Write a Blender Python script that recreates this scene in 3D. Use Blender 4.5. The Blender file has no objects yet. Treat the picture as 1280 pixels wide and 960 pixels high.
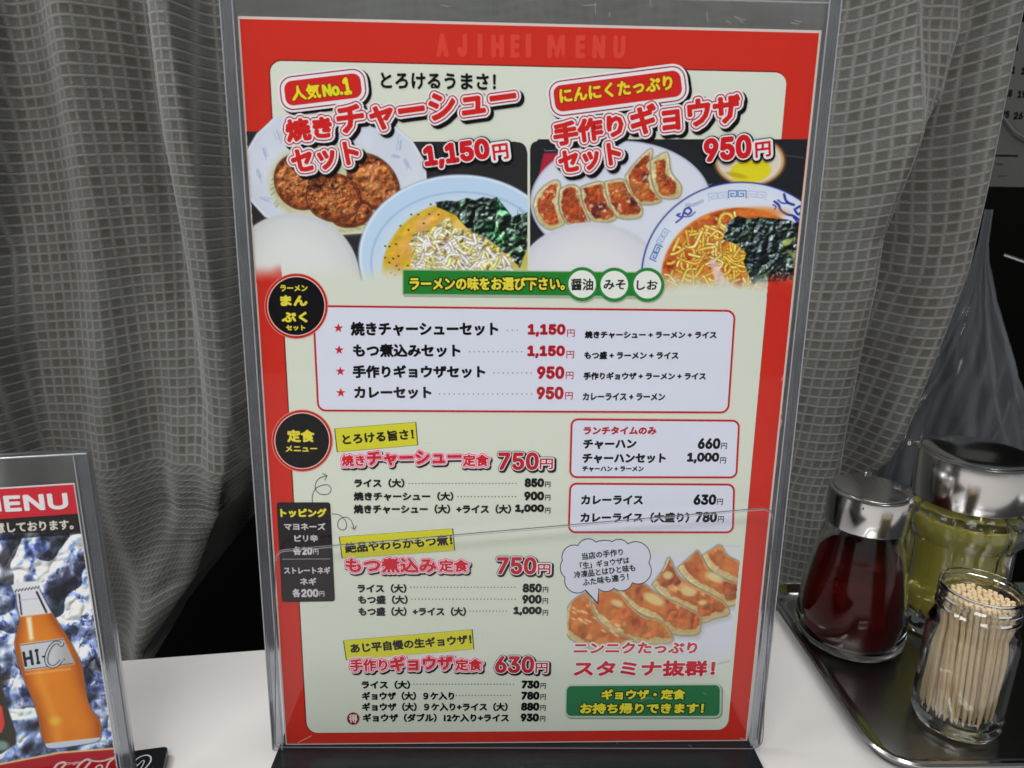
import bpy, bmesh, math, random, os
import numpy as np
from mathutils import Matrix, Vector
random.seed(7)
R = math.radians
sc = bpy.context.scene
COL = sc.collection

# ---------------------------------------------------------------- camera
F = 900.5                                     # focal length in photo pixels (1280 wide)
CAM = Vector((-0.015324, -0.270656, 0.251668))
ROT = Matrix(((0.9994133, -0.0079359, -0.0333182),
              (-0.0299151, 0.2714464, -0.9619885),
              (0.0166784, 0.9624208, 0.2710497)))
cd = bpy.data.cameras.new('camera'); cam = bpy.data.objects.new('camera', cd); COL.objects.link(cam)
cd.sensor_fit = 'HORIZONTAL'; cd.sensor_width = 36; cd.lens = F / 1280 * 36
cd.dof.use_dof = True; cd.dof.focus_distance = .34; cd.dof.aperture_fstop = 15
cd.clip_start = 0.01; cd.clip_end = 50
cam.matrix_world = Matrix.Translation(CAM) @ ROT.to_4x4()
sc.camera = cam

# ---------------------------------------------------------------- light
w = bpy.data.worlds.new('World'); sc.world = w; w.use_nodes = True
w.node_tree.nodes['Background'].inputs[0].default_value = (0.93, 0.97, 1.0, 1)
w.node_tree.nodes['Background'].inputs[1].default_value = 0.10
def area(name, loc, aim, size, power, col, sy=None):
    l = bpy.data.lights.new(name, 'AREA'); l.energy = power; l.size = size; l.color = col
    if sy: l.shape = 'RECTANGLE'; l.size_y = sy
    o = bpy.data.objects.new(name, l); COL.objects.link(o); o.location = loc
    o.rotation_euler = (Vector(aim) - Vector(loc)).to_track_quat('-Z', 'Y').to_euler()
    return o
area('ceiling_lamp', (-0.30, -1.15, 1.50), (0.0, 0.05, 0.12), 1.1, 27, (1.0, 0.99, 0.975), 0.4)
area('ceiling_lamp', (0.35, -0.45, 1.5), (0.05, 0.0, 0.0), 1.2, 7, (0.97, 0.985, 1.0), 0.3)
area('ceiling_lamp', (-1.0, -0.05, 1.45), (0.0, 0.2, 0.2), 0.8, 18, (0.96, 0.98, 1.0), 0.3)
sc.view_settings.view_transform = 'Standard'; sc.view_settings.look = 'None'
sc.view_settings.exposure = -0.27; sc.view_settings.gamma = 1.0
sc.render.engine = 'CYCLES'
cy = sc.cycles
cy.use_denoising = True
cy.max_bounces = 14; cy.transmission_bounces = 14; cy.transparent_max_bounces = 24; cy.diffuse_bounces = 4; cy.glossy_bounces = 6
cy.caustics_refractive = True; cy.caustics_reflective = False; cy.sample_clamp_indirect = 6.0

# ---------------------------------------------------------------- helpers
def ray(px, py): return ROT @ Vector(((px - 640) / F, (480 - py) / F, -1))
def atz(px, py, z):
    v = ray(px, py); return CAM + v * ((z - CAM.z) / v.z)
def aty(px, py, y):
    v = ray(px, py); return CAM + v * ((y - CAM.y) / v.y)
class Frame:
    """a flat card standing in the scene: local x, y along the card, z towards the viewer"""
    def __init__(s, origin, xd, yd):
        xd = Vector(xd).normalized(); yd = Vector(yd).normalized(); zd = xd.cross(yd).normalized(); yd = zd.cross(xd)
        s.m = Matrix((xd, yd, zd)).transposed().to_4x4(); s.m.translation = Vector(origin)
        s.inv = s.m.inverted(); s.c = s.inv @ CAM; s.r = s.inv.to_3x3() @ ROT
    def uv(s, px, py, z=0.0):
        v = s.r @ Vector(((px - 640) / F, (480 - py) / F, -1)); p = s.c + v * ((z - s.c.z) / v.z)
        return (p.x, p.y)
def lin(c):
    c = np.asarray(c, float) / 255; return np.where(c <= .04045, c / 12.92, ((c + .055) / 1.055) ** 2.4)

MATS = {}
def pbr(name, col, rough=.5, metal=0, trans=0, ior=1.45, spec=None, coat=0, bump=None, noise=None):
    if name in MATS: return MATS[name]
    m = bpy.data.materials.new(name); m.use_nodes = True; nt = m.node_tree; b = nt.nodes['Principled BSDF']
    b.inputs['Base Color'].default_value = (*col, 1); b.inputs['Roughness'].default_value = rough
    b.inputs['Metallic'].default_value = metal; b.inputs['Transmission Weight'].default_value = trans
    b.inputs['IOR'].default_value = ior; b.inputs['Coat Weight'].default_value = coat
    if spec is not None: b.inputs['Specular IOR Level'].default_value = spec
    if noise:       # (scale, amount): colour mottling
        tc = nt.nodes.new('ShaderNodeTexCoord'); n = nt.nodes.new('ShaderNodeTexNoise'); n.inputs['Scale'].default_value = noise[0]
        n.inputs['Detail'].default_value = 6
        mx = nt.nodes.new('ShaderNodeMix'); mx.data_type = 'RGBA'
        mx.inputs[6].default_value = (*[c * (1 - noise[1]) for c in col], 1); mx.inputs[7].default_value = (*[min(1, c * (1 + noise[1])) for c in col], 1)
        nt.links.new(tc.outputs['Object'], n.inputs['Vector']); nt.links.new(n.outputs['Fac'], mx.inputs[0]); nt.links.new(mx.outputs[2], b.inputs['Base Color'])
    if bump:        # (scale, strength, distance)
        tc = nt.nodes.new('ShaderNodeTexCoord'); n = nt.nodes.new('ShaderNodeTexNoise'); n.inputs['Scale'].default_value = bump[0]
        n.inputs['Detail'].default_value = 4
        bp = nt.nodes.new('ShaderNodeBump'); bp.inputs['Strength'].default_value = bump[1]; bp.inputs['Distance'].default_value = bump[2]
        nt.links.new(tc.outputs['Object'], n.inputs['Vector']); nt.links.new(n.outputs['Fac'], bp.inputs['Height']); nt.links.new(bp.outputs[0], b.inputs['Normal'])
    MATS[name] = m; return m
def ink(c):
    """printed ink of a given colour (sRGB 0-255)"""
    return pbr('ink_%d_%d_%d' % tuple(c), tuple(float(x) for x in lin(c)), rough=.6, spec=.08)
def link(name, me, mats, parent=None, smooth=False):
    o = bpy.data.objects.new(name, me); COL.objects.link(o)
    for m in (mats if isinstance(mats, (list, tuple)) else [mats]): me.materials.append(m)
    if parent is not None: o.parent = parent
    if smooth:
        for p in me.polygons: p.use_smooth = True
        if len(me.polygons) < 30000: me.set_sharp_from_angle(angle=R(32))
    return o
def tag(o, label=None, cat=None, group=None, kind=None):
    if label: o['label'] = label
    if cat: o['category'] = cat
    if group: o['group'] = group
    if kind: o['kind'] = kind
    return o
def empty(name, loc=(0, 0, 0), m=None):
    o = bpy.data.objects.new(name, None); COL.objects.link(o); o.empty_display_size = .01
    if m is not None: o.matrix_world = m
    else: o.location = loc
    return o
def pymesh(name, v, f):
    me = bpy.data.meshes.new(name); me.from_pydata([tuple(p) for p in v], [], [tuple(q) for q in f]); me.update(); return me
def fastmesh(name, v, f3, mi=None):
    """triangles from numpy arrays"""
    me = bpy.data.meshes.new(name); v = np.asarray(v, np.float32); f3 = np.asarray(f3, np.int32); k = f3.shape[1]
    me.vertices.add(len(v)); me.vertices.foreach_set('co', v.ravel())
    me.loops.add(f3.size); me.loops.foreach_set('vertex_index', f3.ravel())
    me.polygons.add(len(f3)); me.polygons.foreach_set('loop_start', np.arange(0, f3.size, k, dtype=np.int32))
    try: me.polygons.foreach_set('loop_total', np.full(len(f3), k, np.int32))
    except Exception: pass
    if mi is not None: me.polygons.foreach_set('material_index', np.asarray(mi, np.int32))
    me.update(calc_edges=True); me.validate(); return me
def slab(poly, z0, z1, bevel=0):
    """prism of a polygon (list of (x,y)) between z0 and z1"""
    bm = bmesh.new(); n = len(poly)
    a = [bm.verts.new((x, y, z0)) for x, y in poly]; b = [bm.verts.new((x, y, z1)) for x, y in poly]
    bm.faces.new(a[::-1]); bm.faces.new(b)
    for i in range(n): bm.faces.new((a[i], a[(i + 1) % n], b[(i + 1) % n], b[i]))
    bmesh.ops.recalc_face_normals(bm, faces=bm.faces)
    if bevel: bmesh.ops.bevel(bm, geom=list(bm.edges), offset=bevel, segments=2, affect='EDGES', profile=.5)
    me = bpy.data.meshes.new('slab'); bm.to_mesh(me); bm.free(); return me
def round_poly(pts, r, n=6):
    """round the corners of a convex polygon"""
    out = []; N = len(pts)
    rs = r if isinstance(r, (list, tuple)) else [r] * N
    for i in range(N):
        p = Vector(pts[i]); a = Vector(pts[i - 1]); b = Vector(pts[(i + 1) % N])
        d1 = (a - p).normalized(); d2 = (b - p).normalized(); rr = rs[i]
        if rr <= 0: out.append(tuple(p)); continue
        ang = d1.angle(d2); t = rr / math.tan(ang / 2); c = p + (d1 + d2).normalized() * (rr / math.sin(ang / 2))
        p1 = p + d1 * t; p2 = p + d2 * t
        a1 = math.atan2(p1.y - c.y, p1.x - c.x); a2 = math.atan2(p2.y - c.y, p2.x - c.x)
        while a2 - a1 > math.pi: a2 -= 2 * math.pi
        while a2 - a1 < -math.pi: a2 += 2 * math.pi
        for k in range(n + 1):
            t_ = a1 + (a2 - a1) * k / n; out.append((c.x + rr * math.cos(t_), c.y + rr * math.sin(t_)))
    return out
def lathe(profile, n=64, flute=None):
    """profile: list of (r, z); closed into a surface of revolution; flute(r,z,angle)->r"""
    v = []; f = []
    for r, z in profile:
        for i in range(n):
            a = 2 * math.pi * i / n; rr = flute(r, z, a) if flute else r
            v.append((rr * math.cos(a), rr * math.sin(a), z))
    m = len(profile)
    for j in range(m - 1):
        for i in range(n):
            i2 = (i + 1) % n; f.append((j * n + i, j * n + i2, (j + 1) * n + i2, (j + 1) * n + i))
    me = pymesh('lathe', v, f)
    bm = bmesh.new(); bm.from_mesh(me); bmesh.ops.remove_doubles(bm, verts=bm.verts, dist=1e-6); bmesh.ops.recalc_face_normals(bm, faces=bm.faces); bm.to_mesh(me); bm.free()
    return me
def tube_mesh(pts, r, n=8, closed=False):
    pts = [Vector(p) for p in pts]; v = []; f = []; N = len(pts)
    for i, p in enumerate(pts):
        t = ((pts[(i + 1) % N] if closed or i < N - 1 else p) - (pts[i - 1] if closed or i > 0 else p)).normalized()
        s = t.cross(Vector((0, 0, 1)));
        if s.length < 1e-3: s = t.cross(Vector((0, 1, 0)))
        s.normalize(); u = s.cross(t)
        rr = r[i] if isinstance(r, (list, tuple)) else r
        for k in range(n):
            a = 2 * math.pi * k / n; v.append(p + s * (math.cos(a) * rr) + u * (math.sin(a) * rr))
    for i in range(N if closed else N - 1):
        for k in range(n):
            j = (i + 1) % N; f.append((i * n + k, i * n + (k + 1) % n, j * n + (k + 1) % n, j * n + k))
    if not closed: f.append(tuple(range(n))[::-1]); f.append(tuple((N - 1) * n + k for k in range(n)))
    return pymesh('tube', v, f)

# ---------------------------------------------------------------- lettering: glyph outlines turned into flat print
FONT = {}
def load_font(key, fn):
    try:
        FONT[key] = bpy.data.fonts.load(os.path.join(bpy.utils.resource_path('LOCAL'), 'datafiles', 'fonts', fn))
    except Exception: FONT[key] = None
load_font('num', 'Inter.woff2')
GLY = {}
def glyph(s, font=None):
    k = (s, font)
    if k not in GLY:
        cu = bpy.data.curves.new('t', 'FONT'); cu.body = s; cu.resolution_u = 2
        if font and FONT.get(font): cu.font = FONT[font]
        o = bpy.data.objects.new('t', cu); me = bpy.data.meshes.new_from_object(o)
        me.calc_loop_triangles()
        v = np.zeros(len(me.vertices) * 3); me.vertices.foreach_get('co', v); v = v.reshape(-1, 3)[:, :2]
        t = np.zeros(len(me.loop_triangles) * 3, np.int32); me.loop_triangles.foreach_get('vertices', t)
        t = t.reshape(-1, 3)
        e1 = v[t[:, 1]] - v[t[:, 0]]; e2 = v[t[:, 2]] - v[t[:, 0]]; a = e1[:, 0] * e2[:, 1] - e1[:, 1] * e2[:, 0]
        t[a < 0] = t[a < 0][:, ::-1]
        bpy.data.objects.remove(o); bpy.data.curves.remove(cu); bpy.data.meshes.remove(me)
        GLY[k] = (v, t)
    return GLY[k]
LZ = 3.0e-5      # thickness of one layer of ink
class Print:
    """collects ink layers into one part"""
    def __init__(s, fr): s.fr = fr; s.v = []; s.f = []; s.mi = []; s.mats = []; s.n = 0
    def mat(s, c):
        m = ink(c)
        if m not in s.mats: s.mats.append(m)
        return s.mats.index(m)
    def add(s, v2, t, z, c):
        s.v.append(np.column_stack([v2, np.full(len(v2), z)])); s.f.append(t + s.n); s.n += len(v2); s.mi.append(np.full(len(t), s.mat(c)))
    def build(s, name, parent, label=None):
        me = fastmesh(name, np.concatenate(s.v), np.concatenate(s.f), np.concatenate(s.mi))
        o = link(name, me, s.mats, parent)
        if label: o['label'] = label
        return o
    def scale(s, x, y):
        a = np.array(s.fr.uv(x, y)); b = np.array(s.fr.uv(x + 1, y)); return np.linalg.norm(a - b)
    def text(s, t, x0, y0, x1, y1, h, styles, layer=6, font=None, skew=0):
        """styles: list of (growth px, colour, dx px, dy px) from the bottom layer to the top; the last one is the face"""
        v, tri = glyph(t, font)
        if len(tri) == 0: return
        lo = v.min(0); hi = v.max(0)
        p0 = np.array(s.fr.uv(x0, y0)); p1 = np.array(s.fr.uv(x1, y1)); e = s.scale((x0 + x1) / 2, (y0 + y1) / 2)
        ex = p1 - p0; W = np.linalg.norm(ex); ex /= W; ey = np.array([-ex[1], ex[0]]); Hh = np.linalg.norm(np.array(s.fr.uv(x0, y0 - h)) - p0)
        b = styles[-1][0] * e
        q = (v - lo) / (hi - lo); base = p0 + np.outer(b + q[:, 0] * (W - 2 * b) + skew * q[:, 1] * Hh, ex) + np.outer(b + q[:, 1] * (Hh - 2 * b), ey)
        for li, st in enumerate(styles):
            g, c = st[0] * e, st[1]; dx, dy = (st[2] * e, -st[3] * e) if len(st) > 2 else (0, 0)
            offs = [(0, 0)]
            if g > 0:
                sw = 1.2 * e; k = max(1, int(math.ceil(g / (2.6 * e)))); 
                for j in range(1, k + 1):
                    n = 8 if g < 1.5 * e else (12 if j < k else 22)
                    offs += [(g * j / k * math.cos(2 * math.pi * i / n + .2), g * j / k * math.sin(2 * math.pi * i / n + .2)) for i in range(n)]
            for i, (ox, oy) in enumerate(offs):
                s.add(base + np.array([ox + dx, oy + dy]), tri, (layer + li) * LZ + i * 4e-7, c)
    def poly(s, pts, z, c, px=True):
        p = [s.fr.uv(*q) for q in pts] if px else pts
        n = len(p); v = np.array(p); cen = v.mean(0); v = np.vstack([v, cen]); t = np.array([(i, (i + 1) % n, n) for i in range(n)])
        a = v[t[:, 1]] - v[t[:, 0]]; b = v[t[:, 2]] - v[t[:, 0]]
        if (a[:, 0] * b[:, 1] - a[:, 1] * b[:, 0]).sum() < 0: t = t[:, ::-1]
        s.add(v, t, z * LZ, c)
    def rrect(s, quad, r, z, c, grow=0, dx=0, dy=0):
        q = [Vector(p) for p in quad]; cen = sum(q, Vector((0, 0))) / 4
        if grow:
            out = []
            for i in range(4):
                d1 = (q[i] - q[i - 1]).normalized(); d2 = (q[i] - q[(i + 1) % 4]).normalized(); out.append(q[i] + (d1 + d2) * grow)
            q = out
        s.poly([(x + dx, y + dy) for x, y in round_poly([tuple(p) for p in q], max(.1, r + grow))], z, c)
    def circle(s, cx, cy, r, z, c, ry=None, n=40):
        s.poly([(cx + r * math.cos(2 * math.pi * i / n), cy + (ry or r) * math.sin(2 * math.pi * i / n)) for i in range(n)], z, c)
    def stroke(s, pts, wd, z, c):
        p = np.array([s.fr.uv(*q) for q in pts]); e = s.scale(*pts[len(pts) // 2]) * wd / 2
        d = np.gradient(p, axis=0); d /= np.linalg.norm(d, axis=1)[:, None] + 1e-12; nn = np.column_stack([-d[:, 1], d[:, 0]]) * e
        v = np.vstack([p + nn, p - nn]); m = len(p); t = []
        for i in range(m - 1): t += [(i, m + i, m + i + 1), (i, m + i + 1, i + 1)]
        s.add(v, np.array(t), z * LZ, c)
def smooth(pts, n=8):
    """Catmull-Rom through points"""
    P = [np.array(p, float) for p in pts]; P = [P[0] * 2 - P[1]] + P + [P[-1] * 2 - P[-2]]; out = []
    for i in range(1, len(P) - 2):
        for k in range(n):
            t = k / n; out.append(tuple(.5 * ((2 * P[i]) + (-P[i - 1] + P[i + 1]) * t + (2 * P[i - 1] - 5 * P[i] + 4 * P[i + 1] - P[i + 2]) * t * t + (-P[i - 1] + 3 * P[i] - 3 * P[i + 1] + P[i + 2]) * t ** 3)))
    out.append(tuple(P[-2])); return out

# ---------------------------------------------------------------- printed pictures: ink colour per point of a fine sheet
def vnoise(X, Y, s, seed):
    rs = np.random.RandomState(seed); G = rs.rand(256, 256); x = X / s; y = Y / s
    xi = np.floor(x).astype(int); yi = np.floor(y).astype(int); fx = x - xi; fy = y - yi; fx = fx * fx * (3 - 2 * fx); fy = fy * fy * (3 - 2 * fy)
    g = lambda a, b: G[a % 256, b % 256]
    return (g(xi, yi) * (1 - fx) + g(xi + 1, yi) * fx) * (1 - fy) + (g(xi, yi + 1) * (1 - fx) + g(xi + 1, yi + 1) * fx) * fy
def fbm(X, Y, s, seed, o=4): return sum(vnoise(X, Y, s / 2 ** i, seed + i) * .5 ** i for i in range(o)) / sum(.5 ** i for i in range(o))
class Paint:
    def __init__(s, x0, y0, x1, y1, step=.8, base=(40, 40, 42)):
        s.xs = np.arange(x0, x1 + step / 2, step); s.ys = np.arange(y0, y1 + step / 2, step)
        s.X, s.Y = np.meshgrid(s.xs, s.ys); s.C = np.zeros(s.X.shape + (3,)) + np.array(base, float); s.A = np.ones(s.X.shape)
    def mix(s, m, c):
        c = np.array(c, float); m = np.clip(m, 0, 1)[..., None]
        s.C = s.C * (1 - m) + c * m
    def ell(s, cx, cy, a, b, rot=0):
        x = s.X - cx; y = s.Y - cy; c, q = math.cos(R(rot)), math.sin(R(rot)); u = x * c + y * q; v = -x * q + y * c
        return (np.sqrt((u / a) ** 2 + (v / b) ** 2) - 1) * min(a, b)
    def pol(s, pts):
        P = np.array(pts, float); d = np.full(s.X.shape, 1e9); ins = np.zeros(s.X.shape, bool)
        for i in range(len(P)):
            a, b = P[i], P[(i + 1) % len(P)]; e = b - a; wx = s.X - a[0]; wy = s.Y - a[1]
            t = np.clip((wx * e[0] + wy * e[1]) / (e @ e + 1e-9), 0, 1); d = np.minimum(d, (wx - e[0] * t) ** 2 + (wy - e[1] * t) ** 2)
            c = ((a[1] > s.Y) != (b[1] > s.Y)); ins ^= c & (s.X < (b[0] - a[0]) * (s.Y - a[1]) / (b[1] - a[1] + 1e-12) + a[0])
        return np.where(ins, -1, 1) * np.sqrt(d)
    def relief(s, m, sc_, seed, k, ang=-2.2, sx=1.0, sy=1.0, ridge=False):
        """photographic micro shading of the pictured food"""
        h = fbm(s.X * sx, s.Y * sy, sc_, seed, 3); k = k * .36
        if ridge: h = 1 - np.abs(2 * h - 1)
        gy, gx = np.gradient(h); g = (gx * math.cos(ang) + gy * math.sin(ang)) * sc_ * 1.6; g = np.clip(g * k, -.62, .75) * np.clip(m, 0, 1)
        s.C = np.clip(s.C * (1 + g[..., None]) + np.clip(g - .26, 0, 1)[..., None] * 120, 0, 255)
    def line(s, pts, wd, c, soft=1.0, edge=None, edgew=1.2):
        P = np.array(pts, float); m = wd + 4
        i0, i1 = np.searchsorted(s.xs, [P[:, 0].min() - m, P[:, 0].max() + m]); j0, j1 = np.searchsorted(s.ys, [P[:, 1].min() - m, P[:, 1].max() + m])
        if i1 <= i0 or j1 <= j0: return
        X = s.X[j0:j1, i0:i1]; Y = s.Y[j0:j1, i0:i1]; d = np.full(X.shape, 1e9)
        for i in range(len(P) - 1):
            a, b = P[i], P[i + 1]; e = b - a; wx = X - a[0]; wy = Y - a[1]; t = np.clip((wx * e[0] + wy * e[1]) / (e @ e + 1e-9), 0, 1)
            d = np.minimum(d, (wx - e[0] * t) ** 2 + (wy - e[1] * t) ** 2)
        d = np.sqrt(d); S = s.C[j0:j1, i0:i1]
        for ww, cc in (((wd + edgew * 2, edge),) if edge is not None else ()) + ((wd, c),):
            mm = np.clip(.5 - (d - ww / 2) / soft, 0, 1)[..., None]
            tint = np.clip(1.10 - .34 * (d / max(ww / 2, .1)) ** 2, .6, 1.1)[..., None] if (ww > 1.5 and cc is c) else 1.0
            S = S * (1 - mm) + np.clip(np.array(cc, float) * tint, 0, 255) * mm
        s.C[j0:j1, i0:i1] = S
    def build(s, fr, z, name, parent, mat, clip=(-9, 9)):
        ny, nx = s.X.shape; n = nx * ny
        r = fr.r; vx = (s.X - 640) / F; vy = (480 - s.Y) / F
        d = [r[i][0] * vx + r[i][1] * vy - r[i][2] for i in range(3)]; k = (0 - fr.c.z) / d[2]
        v = np.column_stack([(fr.c.x + k * d[0]).ravel(), (fr.c.y + k * d[1]).ravel(), np.full(n, z * LZ)])
        s.A = np.where((v[:, 0] < clip[0]) | (v[:, 0] > clip[1]), 0, s.A.ravel()).reshape(ny, nx)
        idx = np.arange(n).reshape(ny, nx); q = np.stack([idx[:-1, :-1], idx[1:, :-1], idx[1:, 1:], idx[:-1, 1:]], -1)
        keep = (s.A[:-1, :-1] + s.A[1:, :-1] + s.A[1:, 1:] + s.A[:-1, 1:]) / 4 > .5
        me = fastmesh(name, v, q[keep])
        ca = me.color_attributes.new('ink', 'FLOAT_COLOR', 'POINT')
        col = np.column_stack([lin(np.clip(s.C, 0, 255)).reshape(-1, 3), np.ones(n)]).astype(np.float32); ca.data.foreach_set('color', col.ravel())
        return link(name, me, mat, parent)
def sm(d, wd=1.2): return np.clip(.5 - d / wd, 0, 1)
def pic_mat():
    m = bpy.data.materials.new('printed_picture'); m.use_nodes = True; nt = m.node_tree; a = nt.nodes.new('ShaderNodeAttribute'); a.attribute_name = 'ink'
    b = nt.nodes['Principled BSDF']; b.inputs['Roughness'].default_value = .5; b.inputs['Specular IOR Level'].default_value = .08
    nt.links.new(a.outputs['Color'], b.inputs['Base Color']); return m
PIC = pic_mat()
def Z(ox, oy, k, pts): return [(ox + x / k, oy + y / k) for x, y in pts]

# ---------------------------------------------------------------- clear plastic and glass
def clear_mat(name, tint=(1, 1, 1), haze=0.0, hazecol=(.5, .52, .55), rough=.03, refl=1.0):
    m = bpy.data.materials.new(name); m.use_nodes = True; nt = m.node_tree; nt.nodes.remove(nt.nodes['Principled BSDF'])
    out = nt.nodes['Material Output']; tr = nt.nodes.new('ShaderNodeBsdfTransparent'); tr.inputs[0].default_value = (*tint, 1)
    gl = nt.nodes.new('ShaderNodeBsdfGlossy'); gl.inputs['Roughness'].default_value = rough
    fr = nt.nodes.new('ShaderNodeFresnel'); fr.inputs[0].default_value = 1.45
    mu = nt.nodes.new('ShaderNodeMath'); mu.operation = 'MULTIPLY'; mu.use_clamp = True; geo = nt.nodes.new('ShaderNodeNewGeometry'); bf = nt.nodes.new('ShaderNodeMath'); bf.operation = 'MULTIPLY_ADD'; bf.inputs[1].default_value = -refl; bf.inputs[2].default_value = refl; nt.links.new(geo.outputs['Backfacing'], bf.inputs[0]); nt.links.new(bf.outputs[0], mu.inputs[1])
    df = nt.nodes.new('ShaderNodeBsdfDiffuse'); df.inputs[0].default_value = (*hazecol, 1)
    m1 = nt.nodes.new('ShaderNodeMixShader'); m2 = nt.nodes.new('ShaderNodeMixShader')
    tc = nt.nodes.new('ShaderNodeTexCoord'); n = nt.nodes.new('ShaderNodeTexNoise'); n.inputs['Scale'].default_value = 35; n.inputs['Detail'].default_value = 8
    hz = nt.nodes.new('ShaderNodeMath'); hz.operation = 'MULTIPLY'; hz.inputs[1].default_value = haze * 2
    nt.links.new(tc.outputs['Object'], n.inputs['Vector']); nt.links.new(n.outputs['Fac'], hz.inputs[0]); nt.links.new(hz.outputs[0], m1.inputs[0])
    nt.links.new(tr.outputs[0], m1.inputs[1]); nt.links.new(df.outputs[0], m1.inputs[2])
    nt.links.new(fr.outputs[0], mu.inputs[0]); nt.links.new(mu.outputs[0], m2.inputs[0]); nt.links.new(m1.outputs[0], m2.inputs[1]); nt.links.new(gl.outputs[0], m2.inputs[2])
    nt.links.new(m2.outputs[0], out.inputs[0]); return m
CLEAR = clear_mat('clear_acrylic', (.992, .995, .995), .0015, refl=.62)
FROST = pbr('clouded_acrylic', (.80, .82, .85), rough=.22, trans=.97, ior=1.12, noise=(40, .2))
RAIL = pbr('acrylic_edge', (.62, .64, .68), rough=.20, trans=.93, ior=1.12, noise=(60, .25), bump=(120, .12, .0006))
LINE = pbr('acrylic_rim_light', (.42, .44, .48), rough=.25, trans=.3)
DARKLINE = pbr('acrylic_rim_dark', (.12, .12, .13), rough=.3)
BLACK = pbr('black_acrylic', (.008, .009, .010), rough=.22, spec=.35, bump=(60, .08, .001))
CHROME = pbr('chrome', (.70, .69, .68), rough=.17, metal=1, bump=(260, .03, .0004))
STEEL = pbr('brushed_steel', (.34, .335, .325), rough=.24, metal=1, noise=(90, .12), bump=(180, .12, .0004))
STEELRIM = pbr('steel_rim', (.66, .67, .68), rough=.16, metal=1, bump=(60, .05, .0005))
BGLASS = pbr('bottle_glass', (.95, .965, .955), rough=.0, trans=1, ior=1.28)
GLASS = pbr('clear_glass', (.97, .985, .975), rough=.0, trans=1, ior=1.46)

# ---------------------------------------------------------------- setting: table, wall
wall = link('wall', pymesh('wall', [(-1.5, .75, -.9), (1.5, .75, -.9), (1.5, .75, 1.6), (-1.5, .75, 1.6)], [(0, 1, 2, 3)]), pbr('dark_wall', (.004, .004, .0036), rough=.9, noise=(5, .4), spec=.05))
tag(wall, kind='structure')
fl = link('floor', pymesh('floor', [(-1.5, -1, -.72), (1.5, -1, -.72), (1.5, .75, -.72), (-1.5, .75, -.72)], [(0, 1, 2, 3)]), pbr('dark_floor', (.02, .018, .016), rough=.7, noise=(8, .3)))
tag(fl, kind='structure')
TAB = pbr('white_laminate', (.655, .622, .60), rough=.42, noise=(14, .07), bump=(300, .10, .0004), spec=.3)
tp = [(-.75, .0684 - .121 * (.75 - .2122)), (.95, .0684 + .121 * 1.162), (.95, -1.0), (-.75, -1.0)]
table = empty('table', (0, 0, -.7))
top = link('table_top', slab(tp, -.03, 0, .0012), TAB, table); top.matrix_parent_inverse = Matrix.Translation((0, 0, .7))
for x, y in ((-.68, -.92), (.88, -.92), (-.68, -.06), (.88, .12)):
    lg = link('leg', slab([(x - .02, y - .02), (x + .02, y - .02), (x + .02, y + .02), (x - .02, y + .02)], -.7, -.0305), pbr('table_leg', (.03, .03, .03), rough=.5), table)
    lg.matrix_parent_inverse = Matrix.Translation((0, 0, .7))
tag(table, 'white laminate table top under the menu stands and the condiment tray', 'table')

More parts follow.
